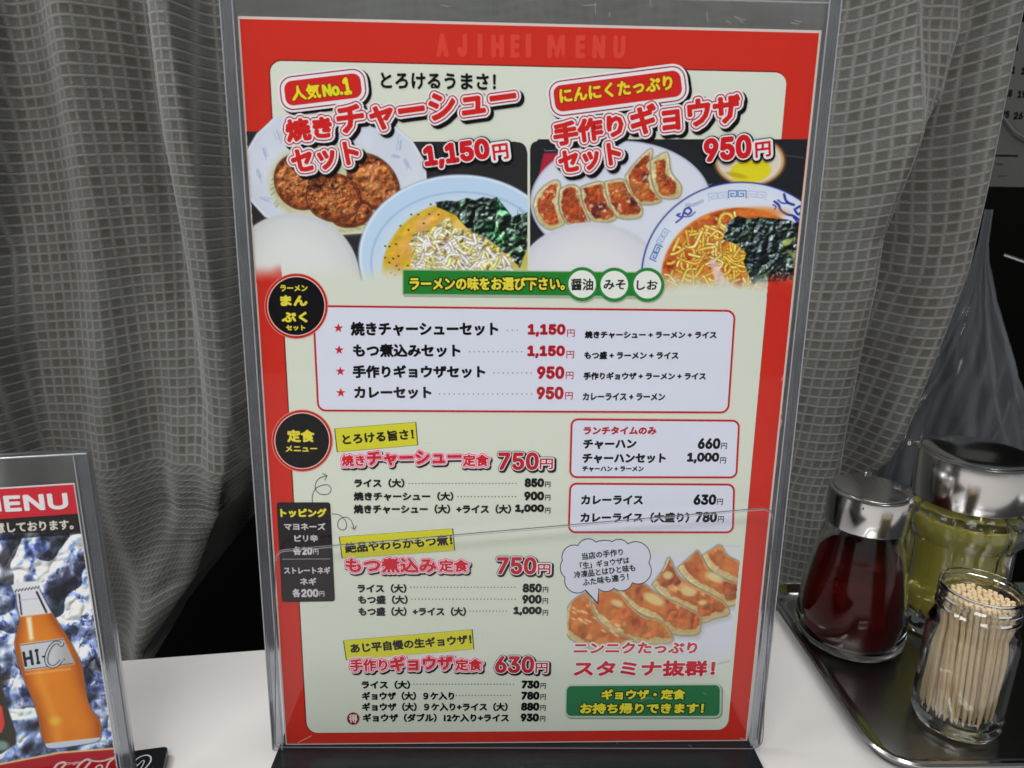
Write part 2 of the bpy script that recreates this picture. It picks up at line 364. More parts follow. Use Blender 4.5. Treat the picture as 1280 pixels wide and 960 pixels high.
# ---------------------------------------------------------------- curtains
def curtain_mat():
    m = bpy.data.materials.new('grid_weave_cloth'); m.use_nodes = True; nt = m.node_tree; N = nt.nodes.new; L = nt.links.new; b = nt.nodes['Principled BSDF']
    tc = N('ShaderNodeTexCoord'); sp = N('ShaderNodeSeparateXYZ'); L(tc.outputs['UV'], sp.inputs[0])
    def math_(op, a, bb=None, cl=False):
        n = N('ShaderNodeMath'); n.operation = op; n.use_clamp = cl
        for i, q in enumerate((a, bb)):
            if q is None: continue
            if isinstance(q, (int, float)): n.inputs[i].default_value = q
            else: L(q, n.inputs[i])
        return n.outputs[0]
    def thread(c, wd):
        f = math_('FRACT', c); d = math_('ABSOLUTE', math_('SUBTRACT', f, .5)); return math_('MULTIPLY', math_('SUBTRACT', d, .5 - wd), 1 / (wd * 1.0), True)
    nz = N('ShaderNodeTexNoise'); nz.inputs['Scale'].default_value = 1.4; nz.inputs['Detail'].default_value = 3; L(tc.outputs['UV'], nz.inputs['Vector'])
    big = N('ShaderNodeTexNoise'); big.inputs['Scale'].default_value = .13; big.inputs['Detail'].default_value = 3; L(tc.outputs['UV'], big.inputs['Vector'])
    wob = math_('MULTIPLY', math_('SUBTRACT', nz.outputs['Fac'], .5), .16)
    u = math_('ADD', sp.outputs['X'], wob); v = math_('ADD', sp.outputs['Y'], wob)
    hv = thread(v, .21); hu = math_('MULTIPLY', thread(u, .23), math_('MULTIPLY', big.outputs['Fac'], 1.5, True))
    ln = math_('MAXIMUM', hv, hu)
    wn = N('ShaderNodeTexWhiteNoise'); wn.noise_dimensions = '2D'; fl_ = N('ShaderNodeVectorMath'); fl_.operation = 'FLOOR'; L(tc.outputs['UV'], fl_.inputs[0]); L(fl_.outputs[0], wn.inputs['Vector'])
    cell = N('ShaderNodeMix'); cell.data_type = 'RGBA'; cell.inputs[6].default_value = (.070, .069, .058, 1); cell.inputs[7].default_value = (.100, .100, .092, 1); L(wn.outputs[0], cell.inputs[0])
    mx = N('ShaderNodeMix'); mx.data_type = 'RGBA'; mx.inputs[7].default_value = (.186, .184, .170, 1)
    L(ln, mx.inputs[0]); L(cell.outputs[2], mx.inputs[6])
    wv = N('ShaderNodeTexNoise'); wv.inputs['Scale'].default_value = 6.5; wv.inputs['Detail'].default_value = 5; L(tc.outputs['UV'], wv.inputs['Vector'])
    gr = N('ShaderNodeMix'); gr.data_type = 'RGBA'; gr.blend_type = 'MULTIPLY'; gr.inputs[0].default_value = 1; L(mx.outputs[2], gr.inputs[6])
    rmp = math_('ADD', math_('MULTIPLY', wv.outputs['Fac'], .9), .6); cmb = N('ShaderNodeCombineXYZ'); [L(rmp, cmb.inputs[i]) for i in range(3)]; L(cmb.outputs[0], gr.inputs[7]); L(gr.outputs[2], b.inputs['Base Color'])
    b.inputs['Roughness'].default_value = .75; b.inputs['Sheen Weight'].default_value = .25; b.inputs['Specular IOR Level'].default_value = .2
    fine = N('ShaderNodeTexNoise'); fine.inputs['Scale'].default_value = 9; L(tc.outputs['UV'], fine.inputs['Vector'])
    bp = N('ShaderNodeBump'); bp.inputs['Strength'].default_value = .5; bp.inputs['Distance'].default_value = .0008
    L(math_('ADD', ln, math_('MULTIPLY', fine.outputs['Fac'], .6)), bp.inputs['Height']); L(bp.outputs[0], b.inputs['Normal'])
    return m
CLOTH = curtain_mat()
def curtain(name, fn, nu, nv, sub=4):
    """fn(i, j) with column and row numbers (floats) -> point"""
    a = np.arange(nu * sub + 1) / sub; c = np.arange(nv * sub + 1) / sub; U, V = np.meshgrid(a, c)
    P = fn(U, V); thread = np.maximum(np.clip((np.abs((U % 1) - .5) - .3) / .15, 0, 1), np.clip((np.abs((V % 1) - .5) - .3) / .15, 0, 1))
    P[..., 1] -= thread * .0005
    n = U.size; idx = np.arange(n).reshape(U.shape); q = np.stack([idx[:-1, :-1], idx[:-1, 1:], idx[1:, 1:], idx[1:, :-1]], -1).reshape(-1, 4)
    me = fastmesh(name, P.reshape(-1, 3), q); uvl = me.uv_layers.new(name='UVMap'); li = np.zeros(len(me.loops), np.int32); me.loops.foreach_get('vertex_index', li)
    uv = np.column_stack([U.ravel(), V.ravel()])[li].astype(np.float32); uvl.data.foreach_set('uv', uv.ravel())
    return link(name, me, CLOTH, smooth=True)
def at_line(Zc, pts, Y=.2):
    """x on a fold line given by photo points, as a function of height"""
    q = sorted([(aty(x, y, Y).z, aty(x, y, Y).x) for x, y in pts]); return np.interp(Zc, [a for a, _ in q], [b for _, b in q])
def fold(X, x0, wl, wr):
    d = X - x0; return np.where(d < 0, np.exp(-(d / wl) ** 2), np.exp(-(d / wr) ** 2))
PU, PV = .0060, .0062
def left_curtain(U, V):
    Zr = .42 - V * PV; s = U / 74.0
    X0 = -.46 + U * PU
    xr = at_line(Zr, [(700, -60), (640, 560), (420, 640), (322, 700), (272, 768), (222, 818), (205, 850), (190, 900)])
    rr = np.clip((xr + .46) / (74 * PU), 0, 1.15); low = np.clip((.06 - Zr) / .16, 0, 1)
    X = -.46 + U * PU * np.minimum(1, rr)
    Zz = Zr + .045 * low * np.clip((X + .42) / .2, 0, 1.3) ** 2 + .0035 * np.sin(X * 31 + Zr * 6 + 1) + .006 * np.sin(X * 13 + 2.2) * np.clip((Zr + .1) / .4, 0, 1)
    Y = np.full(X.shape, .205)
    A = at_line(Zr, [(232, -40), (238, 0), (262, 170), (283, 320), (309, 500), (300, 640), (255, 760), (200, 830)])
    Y -= .042 * fold(X, A, .034, .006)
    B = at_line(Zr, [(-20, 0), (-8, 300), (16, 400), (36, 560), (60, 760)]); Y -= .032 * fold(X, B, .03, .008)
    Cc = at_line(Zr, [(95, 0), (112, 170), (128, 320), (150, 560), (190, 780)]); Y -= .020 * fold(X, Cc, .018, .016) 
    D = at_line(Zr, [(180, 0), (196, 170), (225, 330), (262, 520)]); Y += .024 * fold(X, D, .012, .010) * np.clip((Zr - .02) / .2, .2, 1)
    E_ = at_line(Zr, [(228, 500), (235, 640), (200, 760)]); Y -= .008 * fold(X, E_, .012, .012) * np.clip((.16 - Zr) / .1, 0, 1)
    Y += .0025 * np.sin(X * 70 + Zr * 9) + .003 * np.sin(Zr * 22 + X * 12) + .05 * low * np.clip(s * 1.3 - .5, 0, 1)
    return np.stack([X, Y, Zz], -1)
def right_curtain(U, V):
    Zr = .42 - V * PV; s = U / 60.0
    xr = at_line(Zr, [(1275, -80), (1255, 0), (1205, 230), (1180, 340), (1099, 560), (1083, 590), (1030, 730), (1010, 780)])
    xl = at_line(Zr, [(500, -80), (560, 340), (640, 590), (760, 780)])
    X = xl + (xr - xl) * s
    Y = np.full(X.shape, .2)
    A = at_line(Zr, [(1100, -30), (1098, 60), (1088, 180), (1070, 260), (1060, 350), (1045, 430), (1030, 520)]); Y -= .034 * fold(X, A, .028, .012)
    A2 = at_line(Zr, [(1172, -30), (1166, 60), (1140, 140), (1112, 190), (1100, 230)]); Y -= .026 * fold(X, A2, .022, .010) * np.clip((Zr - .22) / .08, 0, 1)
    B = at_line(Zr, [(1245, -30), (1240, 40), (1205, 200), (1180, 310), (1150, 420), (1120, 520)]); Y -= .036 * fold(X, B, .030, .014)
    D = at_line(Zr, [(1190, -30), (1180, 80), (1150, 200), (1100, 300), (1085, 400)]); Y += .016 * fold(X, D, .014, .014)
    Y += .02 * np.clip((s - .97) / .03, 0, 1) ** 2 + .002 * np.sin(X * 60 + Zr * 14) + .003 * np.sin(Zr * 20)
    Zz = Zr - .004 * np.sin(s * 9 + 1) - .006 * (s - .8) + .010 * np.clip(s - .5, 0, 1) * np.clip((Zr - .1) / .3, 0, 1) * 4 * np.clip(s, 0, 1) + .0025 * np.sin(X * 90)
    return np.stack([X, Y, Zz], -1)
cl = curtain('curtain', left_curtain, 74, 93); tag(cl, 'grey grid weave curtain on the left, lower corner drawn aside over a dark gap', 'curtain', 'grey grid weave curtains behind the table')
cr = curtain('curtain', right_curtain, 60, 93); tag(cr, 'grey grid weave curtain slanting down on the right between menu stand and calendar', 'curtain', 'grey grid weave curtains behind the table')

# ---------------------------------------------------------------- big menu: frame, sheet
D0 = R(2.5)
MF = Frame((0, 0, .006), (1, 0, 0), (0, math.sin(D0), math.cos(D0)))
W2, HH = .105, .3006
sheet = link('menu_sheet', slab([(-W2, 0), (W2, 0), (W2, HH), (-W2, HH)], -.0003, 0), ink((214, 200, 192)))
sheet.matrix_world = MF.m
tag(sheet, 'red bordered ramen and gyoza menu sheet with dish photos and prices in Japanese', 'menu')

RED = (203, 46, 34); CREAM = (216, 222, 207); PALE = (219, 222, 238); DRED = (178, 24, 40); MAROON = (150, 32, 52); WHT = (232, 228, 232); BLK = (14, 11, 13)
YEL = (226, 214, 60); GREEN = (38, 132, 52); PINK = (236, 176, 196)
def new(): return Print(MF)
# red ground, one even colour over the sheet
p = new(); e_ = .0009
p.poly([(-W2 + .0006, .0005), (W2 - e_ * .9, .0005), (W2 - e_ * .9, HH - e_), (-W2 + .0006, HH - e_)], 1, RED, px=False)
p.build('red_ground', sheet)
# cream panel with dark keyline
PQ = [(337, 76), (984, 91), (909.5, 912), (384, 916)]
p = new(); p.rrect(PQ, 14, 2, (120, 24, 22), grow=1.1, dx=-.6, dy=-.6); p.rrect(PQ, 14, 3, CREAM); p.build('cream_panel', sheet)
p = new()
for ch, x0, x1 in (('A', 545.6, 561), ('J', 572, 584), ('H', 614, 630), ('E', 638, 649.5), ('M', 684, 706), ('E', 719, 731), ('N', 740, 756), ('U', 766, 781)): p.text(ch, x0, 71 + (x0 - 545) * .011, x1, 71.2 + (x0 - 545) * .011, 29, [(1.9, (216, 68, 54))], 2.4, 'num')
for x0, x1 in ((597, 603), (657, 664)): p.poly([(x0, 42.5), (x1, 42.6), (x1, 72), (x0, 72)], 2.4, (216, 68, 54))
p.build('header_lettering', sheet)

# ---- dish picture, left
def meat(P, cx, cy, a, b, rot, seed):
    d = P.ell(cx, cy, a, b, rot); n = fbm(P.X, P.Y * 1.5, 9, seed); n2 = fbm(P.X * 1.2, P.Y, 4, seed + 9)
    m = sm(d, 1.5); P.mix(sm(d - 1.5, 2), (70, 30, 20))
    P.mix(m, (168, 92, 50)); P.mix(m * np.clip((n - .5) * 5, 0, 1), (214, 150, 92)); P.mix(m * np.clip((.46 - n2) * 6, 0, .9), (96, 42, 26))
    sw = np.sin(np.sqrt(((P.X - cx + a * .6) / 1.0) ** 2 + ((P.Y - cy + b * .5) / 1.1) ** 2) * .62 + n * 5)
    P.mix(m * np.clip(sw - .2, 0, .6), (204, 116, 50)); P.mix(m * np.clip((n2 - .66) * 7, 0, .7), (232, 178, 128))
    P.mix(m * sm(np.abs(d + 1.5) - 1.5, 3) * .7, (88, 34, 20)); P.relief(m, 13, seed + 50, .55, ridge=True); P.relief(m, 5, seed + 60, .22)
    P.mix(m * np.clip((-(d) / min(a, b) - .3), 0, .5) * .5, (222, 160, 104)); P.mix(m * np.clip((P.Y - cy) / b, 0, 1) * .35, (84, 36, 22))
def specks(P, pts, r=1.2, c=(30, 22, 18)):
    for x, y in pts: P.mix(sm(P.ell(x, y, r, r * .8), .9), c)
def fade(P, y0, y1, xs, amp=0):
    t = np.clip((P.Y - y0 + amp * (vnoise(P.X, P.Y, 14, 5) - .5)) / (y1 - y0), 0, 1); t = t * t * (3 - 2 * t); xl, xr = xs
    xl = 337 + (P.Y - 76) * .0558 + .5; xr = 984 - (P.Y - 91) * .0907 - .5
    inside = (P.X > xl) & (P.X < xr); P.mix(t * inside, CREAM); P.mix(t * ~inside, RED)
P = Paint(305, 145, 659.5, 356)
rs = np.random.RandomState(3)
P.mix(fbm(P.X, P.Y, 30, 3) * .5, (52, 48, 50))
plate = P.pol([(352, 136), (337, 152), (321, 167), (309, 187), (304, 210), (306, 232), (313, 251), (331, 271), (400, 295), (480, 290), (534, 235), (532, 203), (515, 175), (497, 160), (480, 136)])
P.A = np.where((P.Y < 163.5) & (plate > 0), 0, 1.); P.A = np.where((P.X > 642) & (P.Y < 190) & (P.ell(644, 179, 15, 15) > 0) & (P.X - 644 > 0) & (P.Y < 179), 0, P.A)
# tray corner, top right, in black above the bowl
P.A = np.where((P.Y < 177) & (P.X > 497) & (plate > 0), 0, P.A)
P.A = np.where((P.X > 645) & (P.Y < 190) & (((P.X - 645) / 14) ** 2 + ((P.Y - 190) / 13) ** 2 > 1), 0, P.A)
P.mix(sm(plate, 1.6), (214, 221, 234)); P.mix(sm(plate, 2) * np.clip(fbm(P.X, P.Y, 40, 8) - .3, 0, .4), (196, 204, 222))
P.mix(sm(np.abs(plate + 1.5) - 1, 2) * .6, (236, 238, 244))
for (x, y, a) in ((348, 170, 70), (332, 192, 68), (325, 220, 60), (334, 250, 20), (398, 292, 10), (500, 180, 100), (508, 205, 60), (495, 196, 10), (445, 150, 30)):
    for k in range(5):
        x1 = x + rs.randn() * 2; y1 = y + rs.randn() * 2; P.line([(x1 - 5 * math.cos(R(a)), y1 - 6 * math.sin(R(a))), (x1 + rs.randn(), y1), (x1 + 4 * math.cos(R(a)), y1 + 6 * math.sin(R(a)))], .5, (158, 172, 206), 1.4)
d = P.ell(418, 235, 82, 56, 12); P.mix(sm(d, 9) * .75, (206, 200, 146)); P.mix(sm(np.abs(d + 4) - 2, 5) * .5 * np.clip(fbm(P.X, P.Y, 8, 77) * 2 - .6, 0, 1), (150, 150, 70))
for k in range(50):
    t = rs.rand() * 6.28; P.line([(418 + 80 * math.cos(t), 237 + 54 * math.sin(t)), (418 + 74 * math.cos(t + .08), 237 + 50 * math.sin(t + .08))], .6, (130, 135, 60), 1)
meat(P, 376, 227, 31, 35, -30, 11); meat(P, 467, 228, 27, 38, -38, 15); meat(P, 440, 268, 24, 15, -10, 18); meat(P, 417, 247, 33, 29, 10, 13)
for k in range(95):
    x, y = (rs.uniform(385, 440), rs.uniform(225, 262)) if k < 60 else (rs.uniform(350, 392), rs.uniform(225, 245)); specks(P, [(x, y)], rs.uniform(.5, 1.2), (50, 20, 14))
P.mix(sm(P.ell(408, 232, 20, 6), 6) * np.clip(fbm(P.X, P.Y, 4, 91) * 3 - 1.1, 0, 1), (30, 18, 18))
d = P.ell(366, 352, 84, 86, 10); P.mix(sm(d, 1.6), (206, 210, 212)); P.mix(sm(d + 16, 40) * .8, (228, 229, 226)); P.mix(sm(np.abs(d + 3) - 2, 6) * .35, (186, 190, 198))
# bowl of noodle soup
d = P.ell(575, 320, 126, 101); P.mix(sm(d - 1, 2.2), (150, 170, 196)); P.mix(sm(d, 1.4), (190, 216, 242)); P.mix(sm(np.abs(d + 1.5) - 1, 2), (226, 238, 248))
P.mix(sm(d + 8, 8) * np.clip((P.Y - 300) / 50, 0, 1) * .6, (214, 226, 240))
d = P.ell(577, 328, 113, 88); P.mix(sm(np.abs(d) - .8, 2.2) * .8, (150, 178, 208)); P.mix(sm(d + 5, 8) * .7, (205, 222, 238))
d = P.ell(576, 340, 98, 88); n = fbm(P.X, P.Y, 22, 21)
P.mix(sm(d, 3.5), (214, 178, 44)); P.mix(sm(d + 6, 9), (222, 170, 66)); P.mix(sm(d + 8, 10) * np.clip((n - .45) * 5, 0, 1), (226, 178, 104)); P.mix(sm(d + 5, 6) * np.clip((.42 - n) * 5, 0, .8), (220, 184, 40))
P.relief(sm(d + 3, 4), 20, 401, .25); P.mix(sm(d + 3, 4) * np.clip((fbm(P.X, P.Y, 26, 402) - .55) * 4, 0, .6), (236, 206, 140))
wk = P.pol(Z(470, 210, 6.4, [(478, 275), (560, 262), (660, 265), (730, 240), (790, 258), (860, 232), (930, 250), (965, 232), (1010, 290), (1090, 390), (1150, 370), (1214, 355), (1214, 620), (1150, 800), (1060, 690), (880, 620), (780, 530), (700, 450), (640, 380), (560, 340), (490, 315)]))
g1 = fbm(P.X, P.Y, 9, 31); g2 = fbm(P.X + P.Y * .6, P.Y, 4, 41); wm = sm(wk, 1.6)
P.mix(sm(P.ell(655, 320, 16, 30), 8) * sm(d, 2), (196, 190, 90))
P.mix(wm, (30, 42, 36)); P.mix(wm * np.clip((g1 - .52) * 7, 0, .8), (44, 78, 52)); P.mix(wm * np.clip((g2 - .62) * 9, 0, .7), (96, 112, 104)); P.mix(wm * np.clip((.42 - g2) * 8, 0, 1), (16, 18, 22))
P.mix(sm(P.pol(Z(470, 210, 6.4, [(940, 280), (980, 250), (1070, 370), (1060, 420), (960, 360)])), 2) * .8, (40, 104, 58))
P.mix(sm(P.pol(Z(470, 210, 6.4, [(880, 450), (980, 440), (1060, 600), (980, 620), (890, 540)])), 3) * .8, (32, 88, 50)); P.line(Z(470, 210, 6.4, [(960, 430), (985, 520), (1020, 600), (1100, 610)]), .9, (150, 176, 120), 1)
for k in range(26): x = rs.uniform(610, 655); y = rs.uniform(258, 320); P.line([(x, y), (x + rs.randn() * 3, y + 4), (x + 3 + rs.randn() * 3, y + 7)], .6, (130, 146, 140) if k % 2 else (70, 110, 80), 1)
P.relief(wm, 15, 411, 2.2, ridge=True); P.relief(wm, 6, 412, .9)
sp = P.pol(Z(470, 210, 6.4, [(290, 530), (380, 500), (470, 470), (560, 400), (590, 400), (620, 480), (760, 510), (900, 570), (1000, 650), (1080, 820), (1080, 940), (290, 940)])); spm = sm(sp, 3)
P.mix(spm, (206, 196, 150)); P.mix(spm * np.clip((fbm(P.X, P.Y, 7, 51) - .5) * 6, 0, 1), (196, 190, 84)); P.mix(spm * np.clip((.42 - fbm(P.X, P.Y, 5, 55)) * 6, 0, .8), (150, 104, 60))
P.relief(spm, 8, 421, .8, ridge=True)
for k in range(150):
    x = rs.uniform(516, 640); y = rs.uniform(286, 344)
    if (y - 286) < (abs(x - 560) - 10) * .62 or x < 518: continue
    a = rs.uniform(0, 6.28); c = [(236, 232, 232), (240, 236, 224), (222, 214, 226), (228, 226, 150), (244, 240, 240)][rs.randint(5)]; L_ = rs.uniform(4, 11); bnd = rs.randn() * 3
    P.line(smooth([(x - L_ * math.cos(a), y - L_ * math.sin(a) * .7), (x + bnd, y + bnd), (x + L_ * math.cos(a), y + L_ * math.sin(a) * .7)], 4), rs.uniform(2.2, 4.2), c, 1.3, edge=(176, 158, 116) if k % 2 == 0 else None, edgew=.6)
specks(P, Z(470, 210, 6.4, [(282, 372), (338, 372), (426, 370), (500, 373), (382, 442), (196, 463), (438, 290), (75, 625), (160, 608), (290, 585), (108, 628), (72, 718), (138, 724), (180, 705), (108, 757), (165, 782), (255, 780), (184, 812), (120, 840), (155, 855), (92, 880), (260, 495)]), 1.3)
P.relief(spm, 12, 431, .35)
fade(P, 328, 352, (353, 2000), 6)
# soft left foot, where the picture melts into the red border
P.build(MF, 4, 'dish_picture', sheet, PIC, (-W2 + .0004, W2 - .0009))['label'] = 'printed picture of roast pork plate with rice and ramen bowl'

# ---- dish picture, right
def gyoza(P, pts, seed, brown=(186, 84, 44), dark=(92, 44, 52), dough=(214, 200, 146), inset=4.0, shift=(0, 0), pale=(240, 208, 170), ds=.5):
    q = smooth(pts + [pts[0]], 4)[:-1]; d = P.pol(q)
    P.mix(sm(d - 1.4, 2.4) * .75, (120, 110, 84)); P.mix(sm(d, 1.2), dough); P.mix(sm(np.abs(d + 1.2) - .8, 1.6) * .5, (234, 226, 190))
    P.relief(sm(d, 1.2), 9, seed + 70, .35); P.mix(sm(d, 1.2) * sm(d + 1.6, 4) * .0, dough); P.mix(sm(d, 1.2) * np.clip((P.Y - P.Y[d < 0].mean()) / 40 if (d < 0).any() else 0, 0, .5), (176, 158, 104))
    d2 = P.pol([(x + shift[0], y + shift[1]) for x, y in q]) + inset + (fbm(P.X, P.Y, 9, seed + 3) - .5) * 9
    m = sm(np.maximum(d2, d + 1), 2.5); big = inset < 2; n = fbm(P.X, P.Y, 34 if big else 13, seed, 3 if big else 4); n2 = fbm(P.X, P.Y, 15 if big else 6, seed + 20, 5)
    P.mix(m, brown); P.mix(m * np.clip((n - .5) * 6, 0, ds), dark); P.mix(m * np.clip((n2 - .63) * 8, 0, .75), pale); P.mix(m * np.clip((.45 - n2) * 5, 0, .55), (146, 52, 28)); P.mix(m * np.clip((fbm(P.X, P.Y, 20, seed + 40) - .5) * 4, 0, .6), (216, 134, 66)); P.mix(m * sm(np.abs(d2) - 1, 3) * .5, (110, 40, 24)); P.relief(m, 26 if big else 10, seed + 80, .30, ridge=True); P.relief(m, 9 if big else 5, seed + 81, .10)
    if big: P.mix(sm(np.maximum(-(d2 + 7), d + 1.5), 6) * .28, (214, 140, 76)); P.mix(m * np.clip((fbm(P.X, P.Y, 24, seed + 90, 3) - .5) * 5, 0, .4), (220, 140, 70)); P.mix(m * np.clip((n - .6) * 6, 0, .5) * (ds < .6), (226, 130, 64))
P = Paint(662.5, 174, 1018, 372, base=(34, 36, 40))
P.A = np.where((P.X < 672) & (P.Y < 186) & (((P.X - 672.5) / 10) ** 2 + ((P.Y - 186) / 10) ** 2 > 1), 0, 1.)
P.mix(sm(P.pol(Z(650, 170, 6.4, [(190, 138), (300, 138), (300, 290), (130, 410)])), 1.5), (172, 38, 58)); P.line(Z(650, 170, 6.4, [(195, 108), (205, 120), (290, 115)]), .7, (150, 160, 170)); P.line([(962, 192), (1004, 197)], .8, (90, 96, 104))
d = P.ell(776, 252, 113, 76); P.mix(sm(d, 1.5), (214, 219, 234)); P.mix(sm(d + 5, 12) * .4, (222, 226, 238)); P.mix(sm(np.abs(d + 1) - .6, 1.2) * .7, (170, 180, 210))
d = P.ell(937, 201, 46, 33); P.mix(sm(d, 1.5), (92, 66, 44)); P.mix(sm(d + 2, 1.5), (196, 158, 108)); P.mix(sm(d + 4.5, 2), (224, 214, 204)); d = P.ell(938, 214, 26, 15, -8); P.mix(sm(d, 2), (226, 212, 40)); P.mix(sm(P.ell(920, 219, 14, 3, 12), 2) * .6, (170, 150, 30))
gs = [[(110, 560), (130, 480), (200, 400), (290, 356), (320, 400), (300, 520), (320, 620), (350, 700), (240, 745), (150, 680)], [(320, 430), (400, 395), (470, 420), (500, 540), (555, 690), (470, 705), (380, 700), (320, 580)],
      [(490, 410), (560, 385), (660, 375), (700, 500), (770, 640), (700, 685), (570, 665), (510, 540)], [(680, 370), (820, 350), (880, 430), (970, 570), (950, 650), (780, 645), (700, 480)],
      [(845, 320), (920, 220), (1050, 105), (1040, 250), (1060, 400), (1125, 510), (1040, 545), (940, 530), (880, 420)], [(1045, 200), (1150, 138), (1185, 155), (1205, 290), (1285, 400), (1260, 490), (1120, 485), (1060, 350)]]
for i, g in enumerate(gs):
    P.mix(sm(P.pol([(650 + x / 6.4 + 3, 170 + y / 6.4 + 3) for x, y in g]), 5) * .35, (150, 146, 140))
    gyoza(P, Z(650, 170, 6.4, g), 60 + i * 7, ds=(.15, .25, .9, .95, .7, .3)[i], inset=5 if i in (0, 5) else 3.4, dark=(70, 38, 52))
d = P.ell(738, 350, 92, 72); P.mix(sm(d, 1.5), (212, 214, 224)); P.mix(sm(d + 14, 34) * .8, (230, 230, 234)); P.mix(sm(np.abs(d + 3) - 2, 6) * .3, (188, 192, 206))
d = P.ell(927, 346, 126, 119); P.mix(sm(d, 1.3), (44, 58, 140)); P.mix(sm(d + 1.8, 1.3), (214, 222, 240)); P.mix(sm(d + 10, 10) * .5, (226, 231, 244))
# key pattern and cloud figures on the rim
def key(P, cx, cy, ang, c, s=1.0):
    for k, o in ((-1, -11), (1, 1)):
        pts = [(0, 9), (0, 0), (10, 0), (10, 7), (3, 7), (3, 3.5), (7, 3.5)] if k < 0 else [(10, 9), (10, 0), (0, 0), (0, 7), (7, 7), (7, 3.5), (3, 3.5)]
        q = [((o + x) * s, (y - 4.5) * s) for x, y in pts]; ca, sa = math.cos(R(ang)), math.sin(R(ang)); P.line([(cx + x * ca - y * sa, cy + x * sa + y * ca) for x, y in q], 1.3, c, 1)
key(P, 921.5, 243, 0, (60, 110, 176)); key(P, 897, 245.5, -6, (176, 192, 220)); key(P, 946, 244, 5, (184, 198, 224)); key(P, 829, 296, -58, (150, 176, 212), .9); key(P, 820, 316, -66, (60, 100, 176), .9)
for pts, wd in (([(845, 278), (849, 275), (852, 272), (846, 269), (850, 267)], 2), ([(853, 271), (856, 262), (861, 260), (864, 264), (860, 268), (856, 266)], 2.4), ([(855, 271), (863, 270), (869, 265)], 1.4), ([(860, 259), (866, 256), (876, 252)], 1)): P.line(smooth(pts, 4), wd, (44, 62, 160), 1)
P.line(smooth([(858, 256), (868, 256), (878, 251)], 4), 2.5, (176, 186, 216), 2)
for pts, wd in (([(968, 252), (973, 256), (976, 263), (984, 268), (992, 270), (1000, 276)], 3), ([(980, 243), (982, 250), (986, 254), (992, 256)], 3.2), ([(993, 262), (1000, 258), (1004, 262), (998, 268), (994, 264)], 3), ([(966, 256), (970, 258), (968, 262)], 1.6), ([(972, 250), (978, 254), (985, 254)], 1.8), ([(992, 272), (1000, 280), (1003, 270)], 2.4)): P.line(smooth(pts, 4), wd, (40, 56, 158), 1)
d = P.ell(925, 348, 98, 88); dm = sm(d, 2.5); P.mix(sm(d - 1, 3), (230, 190, 120)); n = fbm(P.X, P.Y, 10, 71); P.mix(dm, (196, 92, 44)); P.mix(dm * np.clip((n - .5) * 5, 0, 1), (222, 140, 60)); P.mix(dm * np.clip((.42 - n) * 5, 0, 1), (150, 44, 28))
P.mix(sm(P.ell(950, 266, 30, 7), 6) * .8, (226, 130, 50))
def inside(x, y): return ((x - 925) / 95) ** 2 + ((y - 348) / 85) ** 2 < 1
for k in range(170):
    x = rs.uniform(828, 944); y = rs.uniform(264, 366)
    if not inside(x, y) or (x > 908 and y < 305): continue
    a = rs.uniform(-1.2, 1.2) + (1.57 if rs.rand() < .3 else -.6); L_ = rs.uniform(8, 19); bx, by = rs.randn() * 5, rs.randn() * 5
    c = [(236, 204, 96), (232, 190, 70), (244, 222, 140), (222, 176, 70)][rs.randint(4)]
    if k % 5 == 0:
        rr = rs.uniform(5, 9); t0 = rs.uniform(0, 6); pts = [(x + rr * math.cos(t0 + t * .5), y + rr * 1.2 * math.sin(t0 + t * .5)) for t in range(9)]
    else: pts = smooth([(x - L_ * math.cos(a), y - L_ * math.sin(a)), (x + bx, y + by), (x + L_ * math.cos(a), y + L_ * math.sin(a))], 5)
    pts = [q for q in pts if inside(*q)]
    if len(pts) > 2: P.line(pts, rs.uniform(2.5, 3.7), c, 1.2, edge=(176, 112, 42), edgew=.6)
P.mix(sm(P.pol(Z(820, 200, 5.485, [(360, 690), (400, 670), (470, 800), (560, 900), (430, 900)])), 3) * .85, (226, 196, 190))
wk = P.pol(Z(820, 200, 5.485, [(490, 430), (560, 385), (640, 405), (700, 392), (900, 410), (1015, 445), (1015, 800), (880, 830), (780, 835), (660, 850), (640, 800), (600, 700), (620, 640), (560, 580), (460, 545)]))
P.relief(dm * sm(P.X - 945, 4), 9, 441, .35)
wm = sm(wk, 1.8); g1 = fbm(P.X, P.Y, 9, 81); g2 = fbm(P.X * .8 + P.Y * .6, P.Y - P.X * .3, 3.6, 85)
P.mix(wm, (32, 42, 44)); P.mix(wm * np.clip((g1 - .55) * 6, 0, .7), (44, 66, 44)); P.mix(wm * np.clip((g2 - .62) * 10, 0, .7), (100, 118, 112)); P.mix(wm * np.clip((.4 - g2) * 8, 0, 1), (14, 17, 22))
for k in range(90):
    x = rs.uniform(912, 1000); y = rs.uniform(280, 350); a = rs.uniform(0, 3.1); c = [(88, 108, 110), (66, 88, 60), (120, 134, 130), (20, 24, 30), (124, 140, 80)][rs.randint(5)]
    if wk[np.clip(np.searchsorted(P.ys, y), 0, len(P.ys) - 1), np.clip(np.searchsorted(P.xs, x), 0, len(P.xs) - 1)] < -3:
        P.line(smooth([(x - 5 * math.cos(a), y - 4 * math.sin(a)), (x + rs.randn() * 2, y + rs.randn() * 2), (x + 5 * math.cos(a), y + 4 * math.sin(a))], 3), .8, c, 1)
P.relief(wm, 14, 451, 2.0, ridge=True); P.relief(wm, 6, 452, .8)
P.mix(sm(P.ell(984, 303, 7, 3.5, -30), 2) * .8, (186, 200, 96)); P.mix(sm(P.ell(991, 318, 9, 3, 35), 2) * .7, (160, 180, 96))
fade(P, 338, 366, (600, 962), 8)
